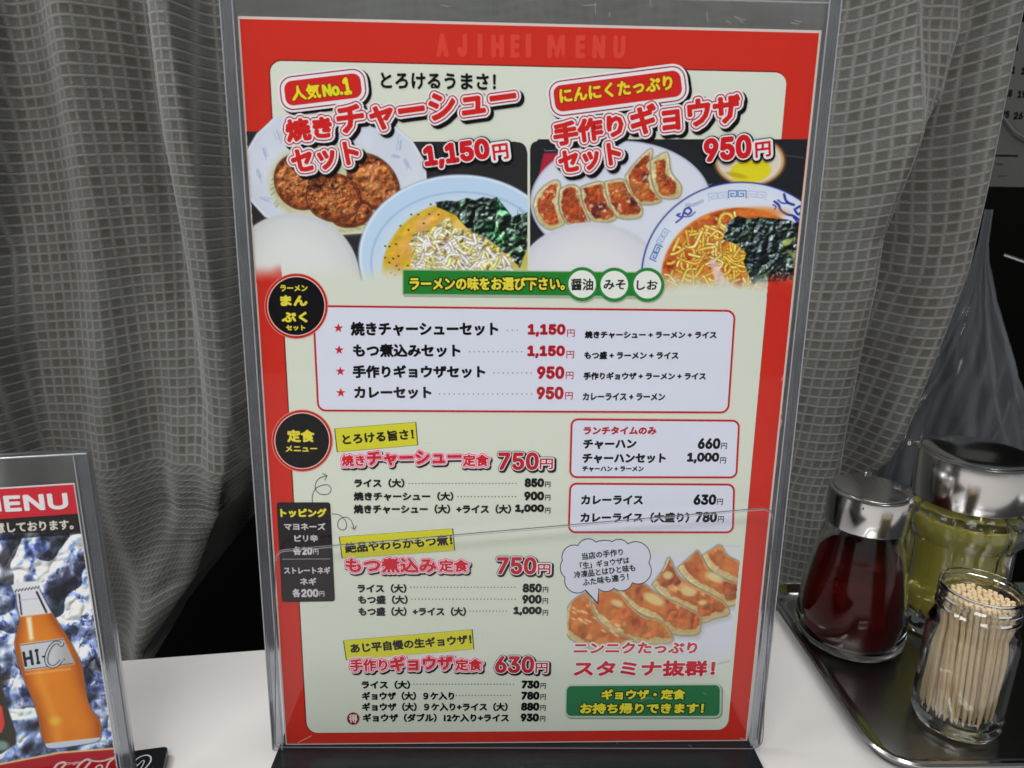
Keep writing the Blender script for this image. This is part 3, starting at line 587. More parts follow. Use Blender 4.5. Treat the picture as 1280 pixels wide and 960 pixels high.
P.build(MF, 4, 'dish_picture', sheet, PIC, (-W2 + .0004, W2 - .0009))['label'] = 'printed picture of six gyoza with rice and noodle bowl'

# ---- gyoza picture below
P = Paint(708.5, 674, 932, 842, base=CREAM)
vg = np.clip((P.X - 708.5) / 10, 0, 1) * np.clip((P.Y - 676) / 26, 0, 1) * np.clip((838 - P.Y) / 30, 0, 1); P.mix(vg, (217, 220, 234))
P.line(smooth([(790, 836), (850, 838), (905, 828), (924, 820)], 6), 1, (170, 172, 184), 2)
P.line([(895, 681), (924, 683)], 1, (196, 198, 208), 1.6)
gl_ = {'f': [(950, 130), (1010, 92), (1070, 62), (1115, 130), (1225, 200), (1225, 330), (1100, 275), (1000, 215)], 'e': [(785, 212), (880, 130), (922, 102), (975, 200), (1050, 275), (1215, 335), (1215, 430), (1110, 465), (1060, 420), (900, 330), (820, 260)],
       'd': [(615, 325), (690, 220), (728, 145), (785, 260), (900, 340), (1075, 430), (1125, 515), (1030, 545), (930, 575), (880, 500), (720, 425)], 'c': [(380, 370), (500, 306), (560, 318), (640, 380), (740, 430), (915, 520), (935, 600), (900, 655), (740, 645), (640, 560), (480, 480)],
       'b': [(205, 470), (270, 368), (340, 356), (400, 390), (470, 470), (560, 540), (650, 560), (725, 630), (745, 700), (620, 715), (480, 695), (300, 610)], 'a': [(45, 490), (100, 420), (185, 385), (215, 480), (260, 570), (350, 640), (485, 695), (420, 745), (200, 745), (45, 650)]}
for i, k in enumerate('fedcba'):
    g = Z(700, 670, 5.333, gl_[k]); P.mix(sm(P.pol([(x + 4, y + 6) for x, y in g]), 7) * .45, (160, 156, 140))
    gyoza(P, g, 120 + i * 9, brown=(192, 100, 52), dark=(122, 52, 40), dough=(222, 210, 158), inset=1.5, shift=(3, -6), ds=(.35, .5, .6, .45, .12, .3)[i], pale=(240, 190, 130))
for cx, cy, a, b, r_ in ((817, 749, 14, 6, 25), (835, 719, 6, 5, 0), (860, 739, 10, 6, 15), (893, 722, 11, 5, 25), (772, 754, 8, 4, 20), (878, 753, 5, 3, 0)): P.mix(sm(P.ell(cx, cy, a, b, r_), 3) * .85, (232, 214, 150))
for k in range(26): x = rs.uniform(716, 775); y = 764 + (x - 716) * .42 + rs.uniform(-8, 10); P.mix(sm(P.ell(x, y, 3, 1.3, 25), 1.5) * .8, (244, 206, 150))
t = np.clip((P.Y - 800 - (P.X - 720) * -.02) / 26, 0, 1) * (P.X < 845); P.mix(t * .95, CREAM)
P.build(MF, 4, 'dish_picture', sheet, PIC, (-W2 + .0004, min(MF.uv(978.3, 150)[0], MF.uv(911.5, 890)[0]) - .0002))['label'] = 'printed picture of pan fried gyoza in a row'

# ---- titles
def title(p, t, x0, y0, x1, y1, h, k=1.0, layer=10): p.text(t, x0, y0, x1, y1, h, [(8.3 * k, BLK, 3.6, 3.2), (7.4 * k, WHT), (5.3 * k, (176, 30, 56)), (3.7 * k, WHT), (1.75 * k, (206, 34, 32))], layer)
p = new(); title(p, '焼き', 359.4, 178.7, 418, 172.5, 29); title(p, 'チャーシュー', 424.4, 170.3, 648, 139.5, 37); p.build('title_lettering', sheet)
p = new(); title(p, 'セット', 368, 219, 452, 205.5, 31, .95, 16); p.build('title_lettering', sheet)
p = new(); title(p, '手作り', 693, 184, 781, 170.5, 30); title(p, 'ギョウザ', 789, 170.5, 926.5, 152.5, 38); p.build('title_lettering', sheet)
p = new(); title(p, 'セット', 700, 219.5, 778, 206, 30, .95, 16); p.build('title_lettering', sheet)
def bigprice(p, t, x0, y0, x1, y1, h, yx0, yy0, yx1, yy1, yh):
    for q, f, g in (((t, x0, y0, x1, y1, h), 'num', 2.1), (('円', yx0, yy0, yx1, yy1, yh), None, .7)): p.text(*q, [(5.6, BLK, .8, .8), (3.6, WHT), (g, (204, 26, 36))], 22, f)
p = new(); bigprice(p, '1,150', 532, 213.5, 614, 203, 31, 617, 201, 636.5, 198.5, 20); p.build('price_lettering', sheet)
p = new(); bigprice(p, '950', 879.5, 203.5, 939, 197.5, 30, 943.5, 198, 963, 195.5, 19.5); p.build('price_lettering', sheet)
def badge(cx, cy, wd, h, ang, r):
    ca, sa = math.cos(R(ang)), math.sin(R(ang)); q = [(cx + x * ca + y * sa, cy - x * sa + y * ca) for x, y in ((-wd / 2, -h / 2), (wd / 2, -h / 2), (wd / 2, h / 2), (-wd / 2, h / 2))]
    p = new(); p.rrect(q, r, 9.1, BLK, 9.3, 3.4, 2.6); p.rrect(q, r, 10.1, WHT, 8.6); p.rrect(q, r, 11.1, MAROON, 5.9); p.rrect(q, r, 12.1, WHT, 4.2); p.rrect(q, r, 13.1, (206, 38, 34)); return p
p = badge(404, 112, 96, 31, 6.9, 10)
YO = (120, 30, 20)
p.text('人気', 366, 127, 402.5, 123, 19, [(1.6, YO), (.7, (238, 216, 40))], 14); p.text('No.', 404.5, 122, 430, 119, 16, [(2, YO), (1.2, (222, 216, 40))], 14, 'num'); p.text('1', 431, 119.5, 441, 118, 22, [(2.2, YO), (1.4, (238, 216, 40))], 14, 'num'); p.build('badge', sheet)
p = badge(772, 114, 160, 33, 7.4, 10); p.text('にんにくたっぷり', 700, 130, 841, 112.5, 19, [(1.8, YO), (.9, (240, 206, 50))], 14); p.build('badge', sheet)
p = new(); p.text('とろけるうまさ！', 476, 111, 620, 113, 21, [(.75, BLK)], 8); p.build('slogan_lettering', sheet)

# ---- green banner with the three soup kinds
p = new(); q = [(503, 336.5), (822, 340), (822, 371.5), (503, 368.5)]
for cx in (727.6, 767.8, 809): p.circle(cx + 1, 357, 21.8, 5, (176, 182, 168))
p.rrect(q, 2, 5.2, (170, 176, 164), .5, 1.5, 2); p.rrect(q, 2, 6, (150, 180, 140)); p.rrect(q, 2, 6.6, (36, 128, 48), -1.3)
p.text('ラーメンの味をお選び下さい。', 512.3, 363, 706, 363, 17, [(2.4, (40, 34, 16)), (.7, (228, 216, 64))], 8); p.build('green_banner', sheet)
for cx, cy, t, x0, x1, yb, hh in ((727.6, 355, '醤油', 713.3, 741.2, 363, 15), (767.7, 355.7, 'みそ', 754, 781.5, 362, 12.5), (809, 355.8, 'しお', 795.3, 821.5, 362.5, 12.5)):
    p = new(); p.circle(cx, cy, 21.2, 10, (40, 134, 56)); p.circle(cx, cy, 17.2, 11, (232, 236, 230)); p.text(t, x0, yb, x1, yb, hh, [(.45, (34, 40, 36))], 12); p.build('soup_label', sheet)

# ---- black round labels
def disc(cx, cy, r, ry=None):
    p = new(); k = (ry or r) / r; p.circle(cx, cy, r + 4.6, 8, (226, 150, 130), (r + 4.6) * k, 64); p.circle(cx, cy, r + 3.8, 9, (188, 26, 30), (r + 3.8) * k, 64); p.circle(cx, cy, r + 1.2, 10, (232, 190, 178), (r + 1.2) * k, 64); p.circle(cx, cy, r, 11, (18, 15, 18), r * k, 64); return p
# framed boxes
def box(q, r, items):
    p = new(); p.rrect(q, r, 5, (236, 160, 150), 1.7); p.rrect(q, r, 6, (182, 22, 34), 1.0); p.rrect(q, r, 7, PALE, -1.3); p.build('framed_box', sheet)
TX = (.42, (16, 13, 15))
def line_(t, x0, y0, x1, y1, h, b=.42, c=(16, 13, 15), font=None, name='text_line'):
    p = new(); b += .22; p.text(t, x0, y0, x1, y1, h, [(b, c)], 8, font); return p.build(name, sheet)
def price_(t, x0, y0, x1, h, yx0, yx1, yh, c=(14, 11, 13), b=.85, yb=None):
    p = new(); p.text(t, x0, y0, x1, y0, h, [(b * 1.3, c)], 8, 'num'); yb = yb or y0; p.text('円', yx0, yb, yx1, yb, yh, [(.15, c)], 8); return p.build('price', sheet)
def dots(x0, x1, y, n, y1=None):
    p = new()
    for i in range(n): p.circle(x0 + (x1 - x0) * i / (n - 1), y + ((y1 or y) - y) * i / (n - 1), .72, 8, (40, 36, 40), n=8)
    p.build('leader_dots', sheet)
box([(391.5, 382.5), (918.5, 388.5), (910, 515.5), (398, 513)], 10, None)
disc_p = disc(370.6, 382.4, 35.2, 36.2)
for a in (('ラーメン', 351, 364, 385, 364, 7.8, .35), ('まん', 351, 382.5, 385, 382.5, 13.5, .9), ('ぷく', 352.5, 403, 385, 403, 13.5, .9), ('セット', 358, 413, 382, 413, 6.8, .35)): disc_p.text(*a[:6], [(a[6], YEL)], 12)
disc_p.build('round_label', sheet)
for (sx, sy), (t, x0, y0, x1, h), (dx0, dx1, dy, dn), (pt, px0, pyb, px1), (rt, rx0, ryb, rx1) in (
    ((423.2, 410), ('焼きチャーシューセット', 438.7, 420, 623, 18), (634, 646.5, 412.7, 3), ('1,150', 659.3, 421, 706.8), ('焼きチャーシュー + ラーメン + ライス', 730.6, 423.2, 895.3)),
    ((424.1, 437.4), ('もつ煮込みセット', 441.6, 446.5, 576, 17), (587, 652, 439.5, 12), ('1,150', 658.8, 447.8, 706), ('もつ盛 + ラーメン + ライス', 730, 448.8, 847.8)),
    ((425.6, 464), ('手作りギョウザセット', 441, 472.6, 606.7, 16.5), (617.5, 664, 466, 9), ('950', 671, 473.8, 705.3), ('手作りギョウザ + ラーメン + ライス', 729, 474.7, 882)),
    ((426.2, 490.8), ('カレーセット', 443, 498.4, 539.6, 15.5), (549.5, 664.5, 492.3, 20), ('950', 670.5, 499.3, 704.4), ('カレーライス + ラーメン', 728, 500.5, 831))):
    p = new(); p.poly([(sx + (6.3 if k % 2 == 0 else 2.6) * math.sin(k * math.pi / 5), sy - (6.3 if k % 2 == 0 else 2.6) * math.cos(k * math.pi / 5)) for k in range(10)], 8, (196, 34, 50)); p.build('star', sheet)
    line_(t, x0, y0, x1, y0, h, .72); dots(dx0, dx1, dy, dn); price_(pt, px0, pyb, px1, 16.3, px1 + 1.8, px1 + 11.4, 9.3, DRED, 1.0); line_(rt, rx0, ryb, rx1, ryb + .3, 9.8, .35)
# lunch and curry boxes
box([(714.6, 524), (923.8, 525.8), (920.2, 596.6), (712.6, 596.2)], 8, None); box([(712.8, 604.4), (917.6, 605.6), (915.8, 665.2), (710.8, 665)], 8, None)
line_('ランチタイムのみ', 729, 543.3, 820.4, 543.3, 10.5, .45, DRED)
line_('チャーハン', 728.5, 561.5, 795.3, 561, 12.5, .6); line_('チャーハンセット', 727.6, 579.2, 831.8, 579, 12.7, .6); line_('チャーハン + ラーメン', 727.6, 589.4, 804.5, 589.4, 7, .25)
price_('660', 871.6, 561.2, 899.8, 13.8, 900.8, 908.2, 7.8); price_('1,000', 858, 579.2, 898.3, 13.8, 899.6, 907, 7.8)
line_('カレーライス', 726, 630.6, 803.5, 630.6, 12, .55); line_('カレーライス（大盛り）', 725.2, 653.2, 861, 653.2, 13.2, .55)
price_('630', 866.2, 631, 894.7, 13.4, 895.8, 903, 7.8); price_('780', 868.6, 652.8, 895.6, 13.4, 896.8, 904.2, 7.8)
# set meal label
dp = disc(378, 550.6, 33.6, 34.2); dp.text('定食', 359.5, 552.5, 394, 552.5, 15.8, [(.8, YEL)], 12); dp.text('メニュー', 357.5, 564.5, 397, 564.5, 8, [(.4, YEL)], 12); dp.build('round_label', sheet)
# yellow tags
def ytag(q, t, x0, y0, x1, y1, h):
    p = new(); p.poly(q, 6, (70, 66, 30)); c = np.mean(q, 0); p.poly([tuple(np.array(a) + (c - np.array(a)) / np.linalg.norm(c - np.array(a)) * 1.3) for a in q], 7, (214, 210, 44)); p.text(t, x0, y0, x1, y1, h, [(.7, (24, 20, 14))], 8); p.build('yellow_tag', sheet)
ytag([(417.8, 535.6), (520.4, 527.3), (522.8, 556.2), (421, 565)], 'とろける旨さ！', 429, 556.2, 518, 549, 13.6)
ytag([(423.7, 670.7), (566.5, 660.3), (568.9, 687.8), (427.2, 698)], '絶品やわらかもつ煮！', 432, 691.5, 566, 681, 13.4)
ytag([(428.8, 800.3), (590.8, 786.4), (593, 811.2), (432.5, 825)], 'あじ平自慢の生ギョウザ！', 438.8, 816.5, 590, 804.5, 12.4)
def subtitle(parts, price, yen):
    p = new()
    for (t, x0, y0, x1, y1, h, b) in parts: p.text(t, x0, y0, x1, y1, h, [(4.4, (40, 20, 30), 1.6, 2.0), (4.0, (240, 226, 232)), (2.9, PINK if False else (226, 120, 150)), (1.6, (244, 214, 224)), (b, (206, 24, 44))], 9)
    p.build('subtitle_lettering', sheet)
    p = new(); p.text(*price, [(3.6, (34, 24, 30), 1.4, 1.6), (3.0, (34, 24, 30)), (2.3, WHT), (1.35, (190, 22, 44))], 9, 'num'); p.text(*yen, [(3.4, (34, 24, 30), 1.4, 1.6), (2.6, (34, 24, 30)), (1.9, WHT), (.35, (190, 22, 44))], 9); p.build('price_lettering', sheet)
subtitle([('焼き', 427.5, 582.6, 456.6, 582.4, 14.5, .7), ('チャーシュー', 459, 582.4, 577.5, 580, 18.5, 1.1), ('定食', 578.5, 582.6, 611, 582.6, 15, .7)], ('750', 622.5, 587.3, 673.3, 587.3, 22.5), ('円', 674.5, 586.3, 691, 586.3, 13.5))
subtitle([('もつ煮込み', 432.2, 715.5, 546.2, 715.5, 19, 1.0), ('定食', 548.6, 714.6, 585.7, 714.6, 15.5, .7)], ('750', 620.8, 717.6, 670.4, 717.6, 22), ('円', 672, 717.6, 687.8, 717.6, 13.2))
subtitle([('手作り', 437.8, 838.6, 484.8, 838.4, 15.5, .7), ('ギョウザ', 487.8, 838.4, 567, 836.4, 18.5, 1.1), ('定食', 568.8, 837.8, 602.7, 837.6, 14.8, .7)], ('630', 618.4, 840.8, 667.4, 840.8, 21.6), ('円', 669, 840.8, 684.3, 840.8, 13))
for t, x0, x1, yb, h, dt, pt, p0, p1 in (
    ('ライス（大）', 443, 506, 609.4, 11.5, (511.5, 645, 604, 33), '850', 655.5, 680), ('焼きチャーシュー（大）', 442.3, 567, 625.9, 11.5, (572.5, 644.5, 620.5, 18), '900', 655, 680), ('焼きチャーシュー（大）+ライス（大）', 442.3, 639, 642, 11.8, None, '1,000', 643.6, 680),
    ('ライス（大）', 447, 508.5, 741, 11.4, (513.6, 643.5, 733.7, 32), '850', 653, 677.2), ('もつ盛（大）', 447.7, 510, 755, 11.4, (515, 644, 748.5, 31), '900', 652.5, 677), ('もつ盛（大）+ライス（大）', 448.3, 582.8, 769.8, 11.4, (587.5, 633, 763.5, 12), '1,000', 641.5, 677),
    ('ライス（大）', 452, 513, 861, 10.8, (517.5, 641.6, 854.8, 32), '730', 651.6, 674.2), ('ギョウザ（大）９ケ入り', 452.7, 568, 874.9, 10.8, (570.5, 637.7, 868.8, 18), '780', 651.2, 674.2), ('ギョウザ（大）９ケ入り+ライス（大）', 452.7, 634.7, 888.6, 10.8, None, '880', 651, 674), ('ギョウザ（ダブル）12ケ入り+ライス', 453.6, 636.2, 902.2, 10.8, None, '930', 650.5, 673.6)):
    line_(t, x0, yb, x1, yb, h, .45)
    if dt: dots(*dt)
    price_(pt, p0, yb - .6, p1, 11.3 if yb < 800 else 10.3, p1 + 1.2, p1 + 8, 7)
p = new(); p.circle(441.7, 897.8, 8.4, 7, (236, 190, 176)); p.circle(441.7, 897.8, 7.7, 8, (128, 24, 28)); p.text('得', 436.5, 903, 447, 903, 10.6, [(.3, (240, 224, 220))], 9); p.build('round_label', sheet)
# toppings panel
p = new(); p.rrect([(345.8, 627.6), (413, 627.6), (419, 751.2), (352.8, 752.2)], 3.5, 10, (34, 29, 32)); p.text('トッピング', 351, 646.3, 409, 646.3, 11.3, [(.75, YEL)], 11)
LG = (206, 200, 204)
for a in (('マヨネーズ', 355.6, 662.2, 407.3, 662.2, 9), ('ピリ辛', 368.4, 677, 398, 677, 9), ('ストレートネギ', 355.6, 717, 413.3, 717, 9), ('ネギ', 375.5, 731, 396, 731, 9.3)): p.text(*a, [(.4, LG)], 11)
p.text('各', 367, 693.3, 377, 693.3, 10.6, [(.5, LG)], 11); p.text('20', 378, 693.2, 391, 693.2, 10, [(.8, LG)], 11, 'num'); p.text('円', 392, 692.6, 398.3, 692.6, 6.5, [(.1, LG)], 11)
p.text('各', 366, 746, 376, 746, 10.6, [(.5, LG)], 11); p.text('200', 377, 746, 398.6, 746, 10.3, [(.8, LG)], 11, 'num'); p.text('円', 399.6, 745, 405.8, 745, 6.5, [(.1, LG)], 11)
p.stroke([(353, 698.6), (383, 698.3), (412.6, 698.2)], .8, 11, (170, 166, 168)); p.build('toppings_panel', sheet)
for pts, hd in ((Z(320, 500, 3.368, [(238, 430), (238, 400), (252, 372), (280, 358), (305, 358), (317, 375), (305, 394), (275, 396), (252, 378), (252, 350), (268, 328), (298, 318)]), Z(320, 500, 3.368, [(280, 308), (300, 317), (290, 337)])),
                (Z(320, 500, 3.368, [(320, 478), (350, 483), (375, 505), (382, 530), (370, 546), (350, 540), (344, 522), (352, 502), (378, 492), (402, 508), (413, 542)]), Z(320, 500, 3.368, [(402, 536), (415, 545), (423, 527)]))):
    p = new(); p.stroke(smooth(pts, 6), .8, 8, (44, 42, 44)); p.stroke(hd, .9, 8.2, (44, 42, 44)); p.build('curly_arrow', sheet)
# speech cloud
cen = (757, 706); base_ = []
bumps = Z(640, 675, 3.368, [(320, 12, 42), (395, 18, 62), (470, 28, 46), (535, 55, 52), (545, 105, 38), (530, 138, 48), (480, 160, 54), (400, 178, 50), (310, 190, 44), (262, 178, 52), (240, 130, 42), (250, 80, 50), (285, 45, 46)]) if False else None
bm_ = [(320, 40, 46), (385, 50, 48), (450, 42, 46), (520, 68, 62), (530, 128, 56), (460, 165, 48), (395, 168, 48), (340, 160, 46), (275, 168, 54), (255, 115, 52), (262, 72, 52), (390, 100, 100)]
p = new()
for k, (x, y, r) in enumerate(bm_): p.circle(640 + x / 3.368, 675 + y / 3.368, r / 3.368 + .55, 7 + k * .02, (44, 48, 56), n=28)
p.poly(Z(640, 675, 3.368, [(300, 206), (364, 272), (366, 200)]), 7.3, (44, 48, 56))
for k, (x, y, r) in enumerate(bm_): p.circle(640 + x / 3.368, 675 + y / 3.368, r / 3.368 - .55, 8 + k * .02, (216, 219, 234), n=28)
p.poly([(733, 732), (748, 735), (746.5, 752), (731.5, 736)], 8.3, (216, 219, 234)); p.poly([(720, 690), (790, 686), (800, 715), (722, 728)], 8.35, (216, 219, 234)); p.build('speech_cloud', sheet)
for a in (('当店の手作り', 727.6, 699.8, 779, 693.8, 9), ('「生」ギョウザは', 725.2, 711.6, 787, 704, 9), ('冷凍品とはひと味も', 717.8, 723, 794.4, 713.6, 9.2), ('ふた味も違う！', 728.5, 732.4, 786, 724.8, 9.2)):
    p = new(); p.text(*a, [(.35, (34, 36, 44))], 10); p.build('text_line', sheet)
p = new(); p.text('ニンニクたっぷり', 716.6, 816.8, 871, 816.4, 14.5, [(2.6, (228, 228, 228)), (.75, (206, 46, 66))], 9); p.build('slogan_lettering', sheet)
p = new(); p.text('スタミナ抜群！', 716.6, 845.3, 893, 844.8, 20, [(2.8, (228, 228, 228)), (1.1, (206, 40, 62))], 9); p.build('slogan_lettering', sheet)
p = new(); q = [(707.5, 856.3), (900.8, 855), (900.2, 895.6), (706.6, 895.6)]; p.rrect(q, 7, 5, (150, 158, 146), 1.8, 1.2, 1.2); p.rrect(q, 7, 6, (184, 208, 190), 1); p.rrect(q, 7, 6.6, (46, 118, 74), -1)
p.text('ギョウザ・定食', 751.3, 874.4, 855.9, 874, 13.2, [(2.2, (30, 50, 24)), (.8, (230, 222, 60))], 8); p.text('お持ち帰りできます！', 724.6, 892, 879, 891.6, 13.6, [(2.2, (30, 50, 24)), (.8, (230, 222, 60))], 8); p.build('takeaway_panel', sheet)
# worn nicks on the sheet's edges
p = new()
for pts in ([(324, 522), (326, 521)], [(978, 514), (975, 520), (977, 528), (974, 536)], [(979, 470), (976, 476)], [(1001, 330), (1000, 336)], [(934.5, 875), (939, 877)], [(925, 922), (931, 924)], [(372, 928), (376, 926), (390, 919)]): p.stroke(pts if len(pts) > 2 else [pts[0], tuple(np.mean(pts, 0)), pts[1]], .8, 9, (232, 176, 160))
p.build('edge_wear', sheet)['kind'] = 'stuff'

# ---------------------------------------------------------------- clear stand that holds the big menu
stand = empty('menu_stand', m=MF.m)
tag(stand, 'large clear acrylic stand on a black foot holding the red ramen menu', 'menu stand')
WO = W2 + .0049; TOPB = HH + .030; TOPF = HH + .0086
def part(name, me, mat, parent=stand, sm_=False): return link(name, me, mat, parent, sm_)
part('back_pane', slab([(-WO, .000), (WO, .000), (WO, TOPB), (-WO, TOPB)], -.0028, -.0008, .0003), FROST)
part('front_pane', slab([(-WO + .0043, .0004), (WO - .0043, .0004), (WO - .0043, TOPF), (-WO + .0043, TOPF)], .0014, .0026), CLEAR)
for sgn in (-1, 1):
    x0, x1 = sorted((sgn * (WO - .0042), sgn * WO)); part('side_rail', slab([(x0, -.001), (x1, -.001), (x1, TOPB), (x0, TOPB)], -.0006, .0030, .0005), RAIL)
    for xx, mt in ((sgn * WO, LINE), (sgn * (WO - .0043), LINE)): part('edge_bead', tube_mesh([(xx, 0, .0031), (xx, TOPB, .0031)], .00026, 6), mt)
part('edge_bead', tube_mesh([(-WO + .0043, TOPF, .0022), (WO - .0043, TOPF, .0022)], .0003, 6), LINE)
# front pocket: a lower clear pane with rounded corners
zf = .0075
pk = [MF.uv(x, y, zf) for x, y in ((344, 688), (967, 634), (953, 936), (344, 934))]
pkr = round_poly(pk, [.0045, .0045, .005, .002], 8)
part('pocket_pane', slab(pkr, zf - .0012, zf), CLEAR)
rim = [(x, y, zf) for x, y in pkr]
part('pocket_rim', tube_mesh(rim, .00022, 6, closed=True), DARKLINE)
part('pocket_rim', tube_mesh([(x * .9985, y - .0007, zf + .0001) for x, y in pkr[:18]], .00016, 6), LINE)
rsx = np.random.RandomState(5); sp_ = Print(MF); SCR = (176, 178, 184)
for k in range(46):
    u = rsx.uniform(-WO + .006, WO - .006); vv = rsx.choice([rsx.uniform(HH + .001, HH + .007), rsx.uniform(0, HH * .35), rsx.uniform(0, HH)]); a = rsx.uniform(-.5, .5) + (1.57 if k % 4 == 0 else 0); L_ = rsx.uniform(.0012, .005)
    q_ = np.array([(u, vv), (u + L_ * .5 * math.cos(a), vv + L_ * .5 * math.sin(a) + rsx.randn() * .0002), (u + L_ * math.cos(a), vv + L_ * math.sin(a))]); d_ = np.array([-math.sin(a), math.cos(a)]) * .00005
    sp_.add(np.vstack([q_ + d_, q_ - d_]), np.array([(0, 3, 4), (0, 4, 1), (1, 4, 5), (1, 5, 2)]), .00265, SCR)
sp_.build('scratches', stand)['kind'] = 'stuff'
# black foot: shallow block with a glossy bent lip
bl, br_ = atz(350, 934, .0055), atz(934, 928, .0055); fl_, fr_ = atz(338, 962, .0055), atz(951, 962, .0055)
kx = (fl_.x - bl.x) / (fl_.y - bl.y)
foot = empty('foot', m=Matrix.Identity(4)); bpy.data.objects.remove(foot)
yb, yf = bl.y + .012, -.075
fp = [(-.1075, .03), (.1065, .03), (.1085, -.075), (-.1095, -.075)]
inv = MF.inv
me = slab(round_poly(fp, .003), .0002, .0052, .0006); me.transform(inv); part('foot', me, BLACK)
# clear bent lip lying over the foot in front of the sheet
v = []; n = 12; lip = [(.0, .0145), (-.0035, .0100), (-.009, .0075), (-.02, .0064), (-.055, .0058)]
for i, (yy, zz) in enumerate(lip):
    for k in range(n + 1): v.append((-.104 + .208 * k / n, yy - .008, zz))
me = pymesh('lip', v, [(i * (n + 1) + k, i * (n + 1) + k + 1, (i + 1) * (n + 1) + k + 1, (i + 1) * (n + 1) + k) for i in range(len(lip) - 1) for k in range(n)]); me.transform(inv)
LIPM = clear_mat('lip_acrylic', (.97, .98, .99), .012, (.30, .34, .40), .10, .9)
part('bent_lip', me, LIPM, sm_=True)

# ---------------------------------------------------------------- small drinks card on the left
org = atz(175.5, 985, .002); xd = Vector((.98342, .18117, 0)); DF = Frame(org - xd * .007, xd, (0, math.sin(R(1)) * 1, math.cos(R(1))))
ds = empty('menu_stand', m=DF.m); tag(ds, 'small clear acrylic stand on the left holding the drinks card', 'menu stand')
tr = DF.uv(107, 567, .003); LW = .150
part('back_pane', slab([(-LW, 0), (.006, 0), (.006 + (tr[0] - .006) * 0, tr[1]), (-LW, tr[1])], -.0028, -.0008, .0003), FROST, ds)
part('front_pane', slab([(-LW, 0), (.0016, 0), (.0016, tr[1] - .0006), (-LW, tr[1] - .0006)], .0016, .0026), CLEAR, ds)
part('side_rail', slab([(.0018, 0), (.006, 0), (.006, tr[1]), (.0018, tr[1])], -.0006, .003, .0004), RAIL, ds)
for xx in (.0061, .0017): part('edge_bead', tube_mesh([(xx, 0, .0031), (xx, tr[1], .0031)], .00024, 6), DARKLINE if xx > .005 else LINE, ds)
part('edge_bead', tube_mesh([(-LW, tr[1], .0031), (.006, tr[1], .0031)], .0003, 6), LINE, ds)
FA, FB = atz(210, 932, .005), atz(203.5, 962, .005)
me = slab(round_poly([tuple(q_.xy) for q_ in (FA, FA + (FB - FA) * 3, FA + (FB - FA) * 3 - xd * .13, FA - xd * .13)], .002), .0002, .005, .0006); me.transform(DF.inv); part('foot', me, BLACK, ds)
# white mark printed on the foot
p = Print(Frame((0, 0, .0052), (1, 0, 0), (0, 1, 0))); p.stroke(smooth([(166, 956), (172, 948), (182, 944), (188, 946), (188, 952), (182, 960), (176, 966)], 6), 1.8, 1, (200, 200, 204)); p.stroke(smooth([(160, 962), (168, 955), (171, 958), (164, 968)], 6), 1.5, 1, (190, 190, 196)); p.stroke(smooth([(171, 958), (178, 951), (180, 953), (173, 966)], 6), 1.5, 1.2, (190, 190, 196))
mk = p.build('foot_print', None); mk.data.transform(Matrix.Translation((0, 0, .0052))); mk.data.transform(DF.inv); mk.parent = ds
rx = DF.uv(93.7, 604.4)[0]
topy = DF.uv(93.7, 604)[1]
card = link('drinks_card', slab([(-LW + .006, .0005), (-.0005, .0005), (-.0005, topy), (-LW + .006, topy)], -.0003, 0), ink((222, 218, 216))); card.matrix_world = DF.m
tag(card, 'drinks card with orange soda bottle on blue ice, cut off at the left edge', 'menu')
def dn(): return Print(DF)
XR = -.0008
def band(y0, y1, c, z):
    p = dn(); a = DF.uv(90, y0)[1]; b = DF.uv(100, y1)[1]; p.poly([(-LW + .007, b), (XR, b), (XR, a), (-LW + .007, a)], z, c, px=False); return p, a, b
p, a, b = band(605.6, 641.5, (206, 36, 52), 2)
p.text('MENU', -30, 642, 86.5, 636, 20.5, [(1.6, (130, 20, 34), .8, .8), (1.5, (236, 226, 228))], 3, 'num'); p.build('title_band', card)
p, a, b = band(642.3, 667.5, (34, 30, 28), 2); p.text('用意しております。', -20, 667.5, 92.5, 661.8, 13.5, [(.5, (216, 212, 200))], 3); p.build('text_band', card)
P = Paint(-8, 666, 162, 990, .8, (110, 130, 190))
X, Y = P.X + fbm(P.X, P.Y, 40, 5) * 30, P.Y + fbm(P.X, P.Y, 34, 6) * 30
n = fbm(X, Y, 38, 201, 5); rd = 1 - np.abs(2 * fbm(X, Y, 24, 211, 4) - 1) * 2.2; r2 = 1 - np.abs(2 * fbm(X * 1.2, Y * .8, 10, 221, 3) - 1) * 2.6
P.mix(np.clip((n - .40) * 3, 0, 1), (132, 152, 204)); P.mix(np.clip((.5 - n) * 5, 0, 1), (74, 92, 150)); P.mix(np.clip(rd * 1.3 - .72, 0, .9), (222, 230, 246)); P.mix(np.clip(r2 - .45, 0, .7) * np.clip((n - .3) * 4, .2, 1), (206, 218, 240))
r3 = fbm(X * 1.1, Y, 7, 231, 3); P.mix(np.clip((.4 - r3) * 7, 0, .85), (52, 62, 112)); P.mix(np.clip((r3 - .68) * 8, 0, .8), (236, 240, 250))
P.mix(sm(P.pol([(0, 690), (8, 680), (20, 705), (30, 722), (10, 730), (-8, 722), (-8, 690)]), 3) * .8, (214, 220, 232)); P.mix(sm(P.pol([(50, 730), (78, 722), (84, 705), (94, 728), (80, 742), (74, 755), (58, 742)]), 3) * .8, (62, 60, 88))
P.mix(sm(P.pol([(60, 760), (78, 752), (96, 762), (100, 790), (90, 800), (78, 790)]), 3) * .6, (104, 140, 196)); P.mix(sm(P.pol([(20, 888), (45, 880), (62, 905), (60, 938), (24, 940), (18, 915)]), 5) * .7, (98, 114, 150))
